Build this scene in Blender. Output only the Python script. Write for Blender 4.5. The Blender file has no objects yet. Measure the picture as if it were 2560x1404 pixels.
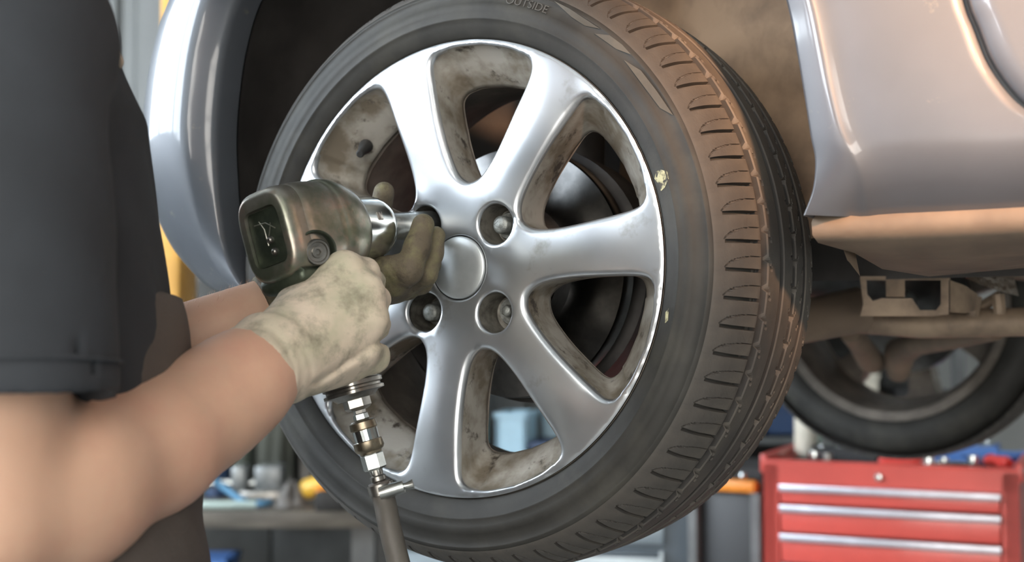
import bpy, bmesh, math, random
import numpy as np
from mathutils import Vector, Matrix
from mathutils.geometry import delaunay_2d_cdt

random.seed(7)
RNG = np.random.default_rng(7)
scn = bpy.context.scene
COL = scn.collection

# ------------------------------------------------------------------ camera
FPX = 3275.93            # focal length in pixels of the 2560 px wide frame
PITCH = 0.0471           # camera looks slightly up
CAM = np.array([0.0, 0.0, 1.25])
FW = np.array([0.0, math.cos(PITCH), math.sin(PITCH)])
UP = np.array([0.0, -math.sin(PITCH), math.cos(PITCH)])
RT = np.array([1.0, 0.0, 0.0])
cam_d = bpy.data.cameras.new('camera')
cam_d.sensor_width = 36.0
cam_d.sensor_fit = 'HORIZONTAL'
cam_d.lens = 36.0 * FPX / 2560.0
cam_d.clip_start = 0.05
cam_d.dof.use_dof = True
cam_d.dof.focus_distance = 1.19
cam_d.dof.aperture_fstop = 4.6
cam = bpy.data.objects.new('camera', cam_d)
COL.objects.link(cam)
cam.location = CAM
cam.rotation_euler = (math.pi / 2 + PITCH, 0, 0)
scn.camera = cam

# ------------------------------------------------------------------ world and exposure
scn.view_settings.view_transform = 'Standard'
scn.view_settings.look = 'None'
scn.view_settings.gamma = 1.0
scn.view_settings.use_curve_mapping = False
scn.view_settings.exposure = 0.28
world = bpy.data.worlds.new('World')
scn.world = world
world.use_nodes = True
bg = world.node_tree.nodes['Background']
bg.inputs['Color'].default_value = (0.80, 0.88, 1.0, 1)
bg.inputs['Strength'].default_value = 0.9

# ------------------------------------------------------------------ frames
A = 0.5604               # the car stands turned by this angle
OW = CAM + RT * -0.0541 + FW * 1.2596 + UP * 0.0131     # centre of the near wheel's outer face
XA = np.array([math.cos(A), -math.sin(A), 0.0])         # along the car, towards its tail
YA = np.array([math.sin(A), math.cos(A), 0.0])          # into the car, along the axle
MC = np.stack([XA, YA, np.array([0, 0, 1.0])])


def w(p):
    """car frame -> world"""
    return OW + np.asarray(p, float) @ MC


def loc(p):
    return (np.asarray(p, float) - OW) @ MC.T


def at(px, py, d):
    """a world point at distance d along the view axis"""
    return CAM + (FW + RT * (px - 1280) / FPX + UP * (702 - py) / FPX) * d


# ------------------------------------------------------------------ helpers
def nrm(v):
    v = np.asarray(v, float)
    return v / np.linalg.norm(v)


def empty(name, location=(0, 0, 0), rz=0.0):
    o = bpy.data.objects.new(name, None)
    COL.objects.link(o)
    o.location = [float(c) for c in location]
    o.rotation_euler = (0, 0, rz)
    o.empty_display_size = 0.05
    return o


def tag(o, label, cat, group=None, kind=None):
    if label: o['label'] = label
    if cat: o['category'] = cat
    if group: o['group'] = group
    if kind: o['kind'] = kind
    return o


def chain_matrix(o):
    m = Matrix.Identity(4)
    while o is not None:
        m = o.matrix_basis @ m if False else (Matrix.LocRotScale(o.location, o.rotation_euler, o.scale) @ m)
        o = o.parent
    return m


def mk(name, verts, faces, m, parent=None, smooth=True, world_space=False, angle=None):
    """link one mesh object; verts are in the parent's own frame unless world_space"""
    verts = np.asarray(verts, float)
    if world_space and parent is not None:
        im = np.array(chain_matrix(parent).inverted())
        verts = verts @ im[:3, :3].T + im[:3, 3]
    me = bpy.data.meshes.new(name)
    me.from_pydata(verts.tolist(), [], [tuple(int(i) for i in f) for f in faces])
    me.validate(clean_customdata=False)
    if isinstance(m, (list, tuple)):
        for q in m: me.materials.append(q)
    else:
        me.materials.append(m)
    if smooth:
        me.polygons.foreach_set('use_smooth', [True] * len(me.polygons))
        if angle is not None:
            me.set_sharp_from_angle(angle=math.radians(angle))
    me.update()
    o = bpy.data.objects.new(name, me)
    COL.objects.link(o)
    o.parent = parent
    return o


def fix_normals(o):
    bm = bmesh.new(); bm.from_mesh(o.data)
    bmesh.ops.recalc_face_normals(bm, faces=bm.faces)
    bm.to_mesh(o.data); bm.free()
    return o


class MB:
    """collects shapes for ONE part"""
    def __init__(s):
        s.v = []; s.f = []

    def add(s, verts, faces):
        n = len(s.v)
        s.v += [tuple(float(c) for c in p) for p in verts]
        s.f += [tuple(i + n for i in f) for f in faces]
        return s

    def box(s, c, h, ax=None, bev=0.0):
        """centre, half sizes, optional 3x3 axes; bev chamfers every edge"""
        ax = np.eye(3) if ax is None else np.asarray(ax, float)
        c = np.asarray(c, float); h = np.asarray(h, float)
        if bev <= 0:
            P = [c + sx * h[0] * ax[0] + sy * h[1] * ax[1] + sz * h[2] * ax[2]
                 for sx in (-1, 1) for sy in (-1, 1) for sz in (-1, 1)]
            return s.add(P, [(0, 1, 3, 2), (4, 6, 7, 5), (0, 4, 5, 1), (2, 3, 7, 6), (0, 2, 6, 4), (1, 5, 7, 3)])
        bm = bmesh.new()
        bmesh.ops.create_cube(bm, size=2.0)
        for q in bm.verts:
            q.co = Vector([q.co[i] * h[i] for i in range(3)])
        bmesh.ops.bevel(bm, geom=list(bm.edges), offset=min(bev, 0.95 * min(h)), segments=2, profile=0.5, affect='EDGES')
        bm.verts.index_update()
        P = [c + q.co[0] * ax[0] + q.co[1] * ax[1] + q.co[2] * ax[2] for q in bm.verts]
        F = [tuple(q.index for q in f.verts) for f in bm.faces]
        bm.free()
        return s.add(P, F)

    def tube(s, path, radii, n=12, caps=True, squash=None):
        path = [np.asarray(p, float) for p in path]
        if np.isscalar(radii): radii = [radii] * len(path)
        rings = []
        ref = np.array([0, 0, 1.0])
        t0 = nrm(path[1] - path[0])
        if abs(t0 @ ref) > 0.95: ref = np.array([1.0, 0, 0])
        u = nrm(np.cross(t0, ref))
        for i, p in enumerate(path):
            a = path[max(i - 1, 0)]; b = path[min(i + 1, len(path) - 1)]
            t = nrm(b - a)
            u = nrm(u - (u @ t) * t)
            v = np.cross(t, u)
            rings.append([p + radii[i] * (math.cos(k * 2 * math.pi / n) * u + math.sin(k * 2 * math.pi / n) * v) for k in range(n)])
        V = [q for r in rings for q in r]
        F = []
        for i in range(len(path) - 1):
            for k in range(n):
                k2 = (k + 1) % n
                F.append((i * n + k, i * n + k2, (i + 1) * n + k2, (i + 1) * n + k))
        if caps:
            F.append(tuple(range(n))[::-1])
            F.append(tuple((len(path) - 1) * n + k for k in range(n)))
        return s.add(V, F)

    def lathe(s, prof, origin, axis, n=48, closed=False, xdir=None, caps=False):
        """prof: (radius, height along axis)"""
        axis = nrm(axis); origin = np.asarray(origin, float)
        if xdir is None:
            xdir = np.array([0, 0, 1.0]) if abs(axis[2]) < 0.9 else np.array([1.0, 0, 0])
        u = nrm(xdir - (np.asarray(xdir) @ axis) * axis); v = np.cross(axis, u)
        V = []
        for r, h in prof:
            for k in range(n):
                t = 2 * math.pi * k / n
                V.append(origin + axis * h + r * (math.cos(t) * u + math.sin(t) * v))
        F = []
        m = len(prof)
        for i in range(m - 1 + (1 if closed else 0)):
            j = (i + 1) % m
            for k in range(n):
                k2 = (k + 1) % n
                F.append((i * n + k, i * n + k2, j * n + k2, j * n + k))
        if caps:
            F.append(tuple(range(n))[::-1]); F.append(tuple((m - 1) * n + k for k in range(n)))
        return s.add(V, F)

    def grid(s, P):
        """P[i][j] points -> quads"""
        r = len(P); c = len(P[0])
        V = [q for row in P for q in row]
        F = [(i * c + j, i * c + j + 1, (i + 1) * c + j + 1, (i + 1) * c + j) for i in range(r - 1) for j in range(c - 1)]
        return s.add(V, F)

    def loft(s, rings, caps=True, closed=True):
        n = len(rings[0])
        V = [q for r in rings for q in r]
        F = []
        for i in range(len(rings) - 1):
            for k in range(n if closed else n - 1):
                k2 = (k + 1) % n
                F.append((i * n + k, i * n + k2, (i + 1) * n + k2, (i + 1) * n + k))
        if caps:
            F.append(tuple(range(n))[::-1])
            F.append(tuple((len(rings) - 1) * n + k for k in range(n)))
        return s.add(V, F)

    def build(s, name, m, parent=None, smooth=True, world_space=False, angle=35, fix=True):
        o = mk(name, s.v, s.f, m, parent, False, world_space)
        if fix: fix_normals(o)
        if smooth:
            o.data.polygons.foreach_set('use_smooth', [True] * len(o.data.polygons))
            if angle: o.data.set_sharp_from_angle(angle=math.radians(angle))
        return o


def spline(pts, n):
    """Catmull-Rom through pts, n samples"""
    P = np.asarray(pts, float)
    P = np.vstack([2 * P[0] - P[1], P, 2 * P[-1] - P[-2]])
    out = []
    m = len(P) - 3
    for i in range(n):
        x = i / (n - 1) * m
        k = min(int(x), m - 1); t = x - k
        a, b, c, d = P[k:k + 4]
        out.append(0.5 * (2 * b + (c - a) * t + (2 * a - 5 * b + 4 * c - d) * t * t + (3 * b - a - 3 * c + d) * t ** 3))
    return np.array(out)


def copy_tree(o, parent=None):
    c = o.copy()
    COL.objects.link(c)
    c.parent = parent
    for ch in list(o.children):
        copy_tree(ch, c)
    return c


# ---- signed distance shapes, meshed with surface nets
def s_cone(P, a, b, ra, rb):
    a = np.asarray(a, float); b = np.asarray(b, float)
    ab = b - a
    t = np.clip(((P - a) @ ab) / (ab @ ab), 0, 1)
    return np.linalg.norm(P - (a + t[:, None] * ab), axis=1) - (ra + t * (rb - ra))


def s_ell(P, c, ax, r):
    q = ((P - np.asarray(c)) @ np.asarray(ax, float).T) / np.asarray(r, float)
    k = np.linalg.norm(q, axis=1)
    k2 = np.linalg.norm(q / np.asarray(r, float), axis=1) + 1e-9
    return k * (k - 1) / k2


def s_min(a, b, k):
    h = np.clip(0.5 + 0.5 * (b - a) / k, 0, 1)
    return b + (a - b) * h - k * h * (1 - h)


def s_max(a, b, k):
    return -s_min(-a, -b, k)


def nets(fun, lo, hi, h):
    lo = np.asarray(lo, float); hi = np.asarray(hi, float)
    n = np.ceil((hi - lo) / h).astype(int) + 1
    gx = [lo[i] + h * np.arange(n[i]) for i in range(3)]
    G = np.stack(np.meshgrid(*gx, indexing='ij'), -1).reshape(-1, 3)
    D = fun(G).reshape(n)
    acc = np.zeros(tuple(n - 1) + (3,)); cnt = np.zeros(tuple(n - 1))
    base = np.stack(np.meshgrid(*[np.arange(k - 1) for k in n], indexing='ij'), -1).astype(float)
    def sl(o): return tuple(slice(o[i], o[i] + n[i] - 1) for i in range(3))
    C8 = [(i, j, k) for i in (0, 1) for j in (0, 1) for k in (0, 1)]
    for a in C8:
        for ax in range(3):
            if a[ax] == 1: continue
            b = list(a); b[ax] = 1
            da = D[sl(a)]; db = D[sl(b)]
            m = (da < 0) != (db < 0)
            t = np.where(m, da / np.where(m, da - db, 1), 0)
            off = np.broadcast_to(np.array(a, float), base.shape).copy()
            off[..., ax] += t
            acc[m] += off[m]; cnt[m] += 1
    act = cnt > 0
    idx = -np.ones(act.shape, int)
    idx[act] = np.arange(act.sum())
    V = lo + h * (base[act] + acc[act] / cnt[act][:, None])
    F = []
    for ax in range(3):
        u, v = [(1, 2), (2, 0), (0, 1)][ax]
        s1 = [slice(1, n[i] - 1) for i in range(3)]
        s1[ax] = slice(0, n[ax] - 1)
        s2 = list(s1); s2[ax] = slice(1, n[ax])
        da = D[tuple(s1)]; db = D[tuple(s2)]
        m = (da < 0) != (db < 0)
        q = np.argwhere(m)
        if len(q) == 0: continue
        q = q + np.array([0 if i == ax else 1 for i in range(3)])
        flip = (da[m] < 0)
        eu = np.zeros(3, int); eu[u] = 1
        ev = np.zeros(3, int); ev[v] = 1
        ids = [idx[tuple((q - x).T)] for x in (0 * eu, eu, eu + ev, ev)]
        Q = np.stack(ids, 1)
        Q[~flip] = Q[~flip][:, ::-1]
        F.append(Q)
    return V, np.concatenate(F)


# ------------------------------------------------------------------ materials
MAT = {}


def mat(name, col, rough=0.5, metal=0.0, var=0.0, scale=8.0, col2=None, cut=(0.4, 0.65), bump=0.0, bscale=60.0,
        detail=4.0, emit=None, estr=0.0, rvar=0.0, sss=0.0, stretch=None, coat=0.0, spec=0.5, dist=0.002, col3=None, scale3=30.0, cut3=(0.55, 0.75)):
    """procedural material: base colour varied by noise, optional second and third tone in patches, fine bump"""
    m = bpy.data.materials.new(name)
    m.use_nodes = True
    nt = m.node_tree
    b = nt.nodes['Principled BSDF']
    b.inputs['Roughness'].default_value = rough
    b.inputs['Metallic'].default_value = metal
    b.inputs['Specular IOR Level'].default_value = spec
    if coat: b.inputs['Coat Weight'].default_value = coat; b.inputs['Coat Roughness'].default_value = 0.08
    if sss:
        b.inputs['Subsurface Weight'].default_value = sss
        b.inputs['Subsurface Radius'].default_value = (0.012, 0.005, 0.003)
        b.inputs['Subsurface Scale'].default_value = 1.0
    tc = nt.nodes.new('ShaderNodeTexCoord')
    mp = nt.nodes.new('ShaderNodeMapping')
    nt.links.new(tc.outputs['Object'], mp.inputs['Vector'])
    if stretch: mp.inputs['Scale'].default_value = stretch
    def noise(sc, det=detail, rg=0.6):
        n = nt.nodes.new('ShaderNodeTexNoise')
        n.inputs['Scale'].default_value = sc
        n.inputs['Detail'].default_value = det
        n.inputs['Roughness'].default_value = rg
        nt.links.new(mp.outputs['Vector'], n.inputs['Vector'])
        return n
    c = (*col, 1)
    b.inputs['Base Color'].default_value = c
    out = None
    if var or col2:
        n = noise(scale)
        r = nt.nodes.new('ShaderNodeValToRGB')
        r.color_ramp.elements[0].position = cut[0]
        r.color_ramp.elements[1].position = cut[1]
        if col2:
            r.color_ramp.elements[0].color = c; r.color_ramp.elements[1].color = (*col2, 1)
        else:
            r.color_ramp.elements[0].color = tuple(x * (1 - var) for x in col) + (1,)
            r.color_ramp.elements[1].color = tuple(min(1, x * (1 + var)) for x in col) + (1,)
        nt.links.new(n.outputs['Fac'], r.inputs['Fac'])
        out = r.outputs['Color']
        if rvar:
            mr = nt.nodes.new('ShaderNodeMapRange')
            mr.inputs['To Min'].default_value = rough - rvar; mr.inputs['To Max'].default_value = rough + rvar
            nt.links.new(n.outputs['Fac'], mr.inputs['Value'])
            nt.links.new(mr.outputs['Result'], b.inputs['Roughness'])
    if col3:
        n3 = noise(scale3, 5.0, 0.65)
        r3 = nt.nodes.new('ShaderNodeValToRGB')
        r3.color_ramp.elements[0].position = cut3[0]; r3.color_ramp.elements[1].position = cut3[1]
        r3.color_ramp.elements[0].color = (0, 0, 0, 1); r3.color_ramp.elements[1].color = (1, 1, 1, 1)
        nt.links.new(n3.outputs['Fac'], r3.inputs['Fac'])
        mx = nt.nodes.new('ShaderNodeMix'); mx.data_type = 'RGBA'
        nt.links.new(r3.outputs['Color'], mx.inputs['Factor'])
        if out: nt.links.new(out, mx.inputs[6])
        else: mx.inputs[6].default_value = c
        mx.inputs[7].default_value = (*col3, 1)
        out = mx.outputs[2]
    if out: nt.links.new(out, b.inputs['Base Color'])
    if bump:
        n2 = noise(bscale, 3.0)
        bp = nt.nodes.new('ShaderNodeBump')
        bp.inputs['Strength'].default_value = bump
        bp.inputs['Distance'].default_value = dist
        nt.links.new(n2.outputs['Fac'], bp.inputs['Height'])
        nt.links.new(bp.outputs['Normal'], b.inputs['Normal'])
    if emit:
        b.inputs['Emission Color'].default_value = (*emit, 1)
        b.inputs['Emission Strength'].default_value = estr
    MAT[name] = m
    return m


# ------------------------------------------------------------------ room lights (daylight windows on the left, added lamps)
M_frost = mat('frosted daylight glass', (0.9, 0.95, 1.0), 0.4, emit=(0.82, 0.91, 1.0), estr=19.0)
M_gate = mat('gate glass', (0.9, 0.95, 1.0), 0.4, emit=(1.0, 0.935, 0.85), estr=9.0)
M_tube = mat('lamp tube', (1, 1, 1), 0.4, emit=(1.0, 0.97, 0.92), estr=32.0)
M_warm_lamp = mat('added warm lamp glass', (1, 0.9, 0.8), 0.4, emit=(1.0, 0.66, 0.42), estr=6.0)  # lens of the lamp added to warm the fender
M_concrete = mat('concrete floor', (0.20, 0.20, 0.19), 0.6, var=0.25, scale=2.5, bump=0.15, bscale=30)
M_wall = mat('painted block wall', (0.34, 0.36, 0.36), 0.8, var=0.12, scale=1.5)
M_sheet = mat('grey steel sheet', (0.15, 0.16, 0.16), 0.5, 0.3, var=0.1, scale=3, stretch=(1, 1, 0.2))
M_white = mat('white trim paint', (0.7, 0.72, 0.72), 0.5)
M_dark = mat('black enamel', (0.02, 0.021, 0.023), 0.45)
M_alu = mat('aluminium', (0.6, 0.62, 0.64), 0.35, 0.9)

RX0, RX1, RY0, RY1, RZ = -4.2, 4.6, -5.0, 6.2, 4.2
def struct(name, mb, m, parent=None, **k):
    o = mb.build(name, m, parent, **k)
    if parent is None: o['kind'] = 'structure'
    return o

struct('floor', MB().box(((RX0 + RX1) / 2, (RY0 + RY1) / 2, -0.05), ((RX1 - RX0) / 2 + 0.2, (RY1 - RY0) / 2 + 0.2, 0.05)), M_concrete, smooth=False)
struct('ceiling', MB().box(((RX0 + RX1) / 2, (RY0 + RY1) / 2, RZ + 0.05), ((RX1 - RX0) / 2 + 0.2, (RY1 - RY0) / 2 + 0.2, 0.05)), M_wall, smooth=False)
struct('wall_back', MB().box(((RX0 + RX1) / 2, RY1 + 0.05, RZ / 2), ((RX1 - RX0) / 2, 0.05, RZ / 2)), M_wall, smooth=False)
struct('wall_right', MB().box((RX1 + 0.05, (RY0 + RY1) / 2, RZ / 2), (0.05, (RY1 - RY0) / 2, RZ / 2)), M_wall, smooth=False)
DX0, DX1, DZ0, DZ1 = -3.7, 1.4, 0.55, 3.5          # glazed gate behind the photographer
wf = MB()
wf.box(((RX0 + RX1) / 2, RY0 - 0.05, DZ0 / 2), ((RX1 - RX0) / 2, 0.05, DZ0 / 2))
wf.box(((RX0 + RX1) / 2, RY0 - 0.05, (DZ1 + RZ) / 2), ((RX1 - RX0) / 2, 0.05, (RZ - DZ1) / 2))
wf.box(((RX0 + DX0) / 2, RY0 - 0.05, (DZ0 + DZ1) / 2), ((DX0 - RX0) / 2, 0.05, (DZ1 - DZ0) / 2))
wf.box(((RX1 + DX1) / 2, RY0 - 0.05, (DZ0 + DZ1) / 2), ((RX1 - DX1) / 2, 0.05, (DZ1 - DZ0) / 2))
struct('wall_front', wf, M_wall, smooth=False)
gate = struct('door_2', MB().box(((DX0 + DX1) / 2, RY0 - 0.06, DZ0 + 0.03), ((DX1 - DX0) / 2, 0.03, 0.03)).box(((DX0 + DX1) / 2, RY0 - 0.06, DZ1 - 0.03), ((DX1 - DX0) / 2, 0.03, 0.03)), M_dark, smooth=False)
for i in range(6):
    for j in range(4):
        pw = (DX1 - DX0) / 6; ph = (DZ1 - DZ0 - 0.12) / 4
        MB().box((DX0 + pw * (i + 0.5), RY0 - 0.04, DZ0 + 0.06 + ph * (j + 0.5)), (pw / 2 - 0.04, 0.006, ph / 2 - 0.03)).build('pane', M_gate, gate, smooth=False)
# left wall with a long glazed opening
WY0, WY1, WZ0, WZ1 = -1.5, 3.7, 1.95, 3.7
wl = MB()
wl.box((RX0 - 0.05, (RY0 + RY1) / 2, WZ0 / 2), (0.05, (RY1 - RY0) / 2, WZ0 / 2))
wl.box((RX0 - 0.05, (RY0 + RY1) / 2, (WZ1 + RZ) / 2), (0.05, (RY1 - RY0) / 2, (RZ - WZ1) / 2))
wl.box((RX0 - 0.05, (RY0 + WY0) / 2, (WZ0 + WZ1) / 2), (0.05, (WY0 - RY0) / 2, (WZ1 - WZ0) / 2))
wl.box((RX0 - 0.05, (RY1 + WY1) / 2, (WZ0 + WZ1) / 2), (0.05, (RY1 - WY1) / 2, (WZ1 - WZ0) / 2))
struct('wall_left', wl, M_wall, smooth=False)
nwin = 3
ww = (WY1 - WY0) / nwin
for i in range(nwin):
    yc = WY0 + ww * (i + 0.5)
    fr = MB()
    for s in (-1, 1):
        fr.box((RX0 - 0.03, yc + s * (ww / 2 - 0.04), (WZ0 + WZ1) / 2), (0.04, 0.04, (WZ1 - WZ0) / 2))
        fr.box((RX0 - 0.03, yc, (WZ0 + WZ1) / 2 + s * ((WZ1 - WZ0) / 2 - 0.04)), (0.04, ww / 2, 0.04))
    win = struct('window_%d' % (i + 1), fr, M_dark, smooth=False)
    for a in range(2):
        for b in range(2):
            pw = (ww - 0.16) / 2; ph = (WZ1 - WZ0 - 0.16) / 2
            MB().box((RX0 - 0.03, yc + (a - 0.5) * pw, (WZ0 + WZ1) / 2 + (b - 0.5) * ph), (0.006, pw / 2 - 0.02, ph / 2 - 0.02)).build('pane', M_frost, win, smooth=False)
# corrugated steel door leaf on the back wall, behind the mechanic
dr = empty('door_1', (-1.55, RY1 - 0.06, 0)); dr['kind'] = 'structure'
for i in range(14):
    x0 = -1.7 + i * 0.24
    P = [[(x0 + q[0], -0.02 - q[1], z) for q in ((0, 0), (0.03, 0), (0.05, 0.035), (0.19, 0.035), (0.21, 0), (0.24, 0))] for z in (0, 3.4)]
    MB().grid(P).build('panel', M_sheet, dr, smooth=False)

def fill_ceiling_lamp(x, y, label):  # unseen tube lamps, added as fill light
    t = empty('fill_ceiling_lamp', (x, y, RZ - 0.001))
    tag(t, label, 'lamp', 'added ceiling fill lamps')
    MB().box((0, 0, -0.03), (0.75, 0.11, 0.03), bev=0.01).build('housing', M_white, t)
    for s in (-1, 1):
        MB().tube([(-0.7, s * 0.055, -0.075), (0.7, s * 0.055, -0.075)], 0.016, 10).build('tube', M_tube, t)
for i, (x, y, l) in enumerate([(-1.9, -2.6, 'added twin tube fill lamp above the glazed wall end'), (1.6, -2.6, 'added twin tube fill lamp nearest the front wall corner'),
                               (-1.9, 3.4, 'added twin tube fill lamp above the steel sheet door'), (2.0, 3.8, 'added twin tube fill lamp above the red tool chest')]):
    fill_ceiling_lamp(x, y, l)

# unseen warm lamp added on the right to tint the fender
LP = np.array([0.75, -1.5, 2.35])
wl_ = empty('added_warm_lamp', LP)
tag(wl_, 'square warm lamp added to tint the fender, hanging from the ceiling', 'lamp')
aim = nrm(w((0.62, 0.0, 0.36)) - LP)
sx = nrm(np.cross(aim, (0, 0, 1))); sz = np.cross(sx, aim)
MB().box(-aim * 0.06, (0.16, 0.05, 0.12), (sx, aim, sz), bev=0.012).build('housing', M_dark, wl_)
MB().box(aim * 0.0, (0.14, 0.004, 0.10), (sx, aim, sz)).build('lens', M_warm_lamp, wl_, smooth=False)
MB().tube([-aim * 0.06 + np.array([0, 0, 0.1]), np.array([0, 0, RZ - LP[2]])], 0.012, 10).build('stem', M_dark, wl_)
sp = bpy.data.lights.new('warm_tint_beam', 'SPOT')
sp.energy = 3000; sp.color = (1.0, 0.52, 0.27); sp.spot_size = math.radians(15); sp.spot_blend = 1.0; sp.shadow_soft_size = 0.16
spo = bpy.data.objects.new('warm_tint_beam', sp); COL.objects.link(spo); spo.parent = wl_
spo.location = aim * 0.02
spo.rotation_euler = Vector(aim).to_track_quat('-Z', 'Y').to_euler()
# ------------------------------------------------------------------ near wheel
M_rim = mat('brushed silver wheel paint', (0.53, 0.555, 0.58), 0.30, 0.9, var=0.10, scale=9, cut=(0.3, 0.7), rvar=0.06, bump=0.05, bscale=220,
            col3=(0.27, 0.255, 0.22), scale3=17, cut3=(0.60, 0.80), dist=0.0006)
M_rimwall = mat('dusty spoke flank', (0.42, 0.40, 0.36), 0.55, 0.45, col2=(0.20, 0.17, 0.13), scale=22, cut=(0.42, 0.62), bump=0.1, bscale=120,
                col3=(0.07, 0.06, 0.05), scale3=40, cut3=(0.58, 0.68))
M_pocket = mat('dark bolt pocket', (0.20, 0.19, 0.165), 0.5, 0.5, col2=(0.07, 0.065, 0.055), scale=60, cut=(0.40, 0.62))  # darker mottled tone than the spoke flanks
M_barrel = mat('brake dusted barrel', (0.16, 0.14, 0.12), 0.6, 0.3, var=0.3, scale=18)
M_tyre = mat('tyre rubber', (0.028, 0.0275, 0.025), 0.66, spec=0.35, var=0.22, scale=14, bump=0.12, bscale=160, col3=(0.052, 0.050, 0.042), scale3=9, cut3=(0.50, 0.75))
M_tread = mat('dusty tread rubber', (0.046, 0.043, 0.040), 0.72, col2=(0.082, 0.074, 0.063), scale=16, cut=(0.38, 0.68), bump=0.2, bscale=140)
M_groove = mat('groove rubber', (0.022, 0.021, 0.020), 0.8, var=0.2, scale=20)
M_cap = mat('centre cap satin paint', (0.46, 0.49, 0.50), 0.38, 0.75, var=0.08, scale=30, bump=0.05, bscale=300, dist=0.0005)
M_bolt = mat('zinc bolt', (0.20, 0.21, 0.20), 0.5, 0.6, var=0.35, scale=160, bump=0.3, bscale=400)
M_black = mat('black rubber', (0.02, 0.02, 0.02), 0.6)

TH0 = 82.1                     # angle of the first spoke window
HALF = [(0.083, 0), (0.0843, 3.2), (0.0875, 6.6), (0.0935, 9.6), (0.103, 12.0), (0.119, 14.2), (0.140, 15.6), (0.160, 16.3), (0.180, 16.75),
        (0.196, 16.8), (0.2045, 16.2), (0.2090, 14.8), (0.2115, 12.6), (0.2138, 8.0), (0.2148, 0)]
HALFB = [(0.080, 0), (0.0815, 3.4), (0.085, 7.0), (0.091, 10.2), (0.100, 12.6), (0.113, 14.6), (0.128, 15.9), (0.143, 16.5), (0.157, 16.9),
         (0.168, 16.9), (0.1745, 16.2), (0.1785, 14.6), (0.1805, 12.4), (0.182, 8.0), (0.1825, 0)]


def window_loop(half, th, n=72):
    s = spline([(r * math.cos(math.radians(a)), r * math.sin(math.radians(a))) for r, a in half], 300)
    q = np.concatenate([[0], np.cumsum(np.linalg.norm(np.diff(s, axis=0), axis=1))])
    g_ = np.linspace(0, q[-1], n)
    s = np.stack([np.interp(g_, q, s[:, 0]), np.interp(g_, q, s[:, 1])], 1)
    full = [(x, y) for x, y in s] + [(x, -y) for x, y in s[::-1][1:-1]]
    c, q = math.cos(math.radians(th)), math.sin(math.radians(th))
    return np.array([(x * c - y * q, x * q + y * c) for x, y in full])


def offset_loop(L, d):
    """push a closed loop outwards by d"""
    t = np.roll(L, -1, 0) - np.roll(L, 1, 0)
    t /= np.linalg.norm(t, axis=1)[:, None]
    nn = np.stack([t[:, 1], -t[:, 0]], 1)
    if ((L - L.mean(0)) * nn).sum() < 0: nn = -nn
    return L + nn * d


def dist_loop(P, L):
    a = L; b = np.roll(L, -1, 0); d = b - a
    out = np.full(len(P), 9.0)
    for i in range(len(a)):
        t = np.clip(((P - a[i]) @ d[i]) / (d[i] @ d[i] + 1e-15), 0, 1)
        out = np.minimum(out, np.linalg.norm(P - (a[i] + t[:, None] * d[i]), axis=1))
    return out


def inside(P, L):
    r = np.zeros(len(P), bool)
    j = len(L) - 1
    for i in range(len(L)):
        c = ((L[i, 1] > P[:, 1]) != (L[j, 1] > P[:, 1])) & (P[:, 0] < (L[j, 0] - L[i, 0]) * (P[:, 1] - L[i, 1]) / (L[j, 1] - L[i, 1] + 1e-15) + L[i, 0])
        r ^= c
        j = i
    return r


def plate(loops, pts):
    V = []; E = []
    for L in loops:
        n = len(V); m = len(L)
        V += [Vector((float(x), float(y))) for x, y in L]
        E += [(n + i, n + (i + 1) % m) for i in range(m)]
    V += [Vector((float(x), float(y))) for x, y in pts]
    r = delaunay_2d_cdt(V, E, [], 0, 1e-7)
    P = np.array([(q[0], q[1]) for q in r[0]])
    T = np.array([t for t in r[2]])
    return P, T


def circle(r, n, c=(0, 0)):
    t = np.arange(n) * 2 * math.pi / n
    return np.stack([c[0] + r * np.cos(t), c[1] + r * np.sin(t)], 1)


RLIP = 0.2206
HOLES = [(0.0432, 0.0400), (0.0425, -0.0440), (-0.0395, -0.0425), (-0.0400, 0.0430)]
RH = 0.0190
wheel = empty('wheel_assembly', OW, -A)
tag(wheel, 'large seven spoke silver alloy wheel with dusty tyre, nearest the mechanic', 'wheel')

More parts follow.
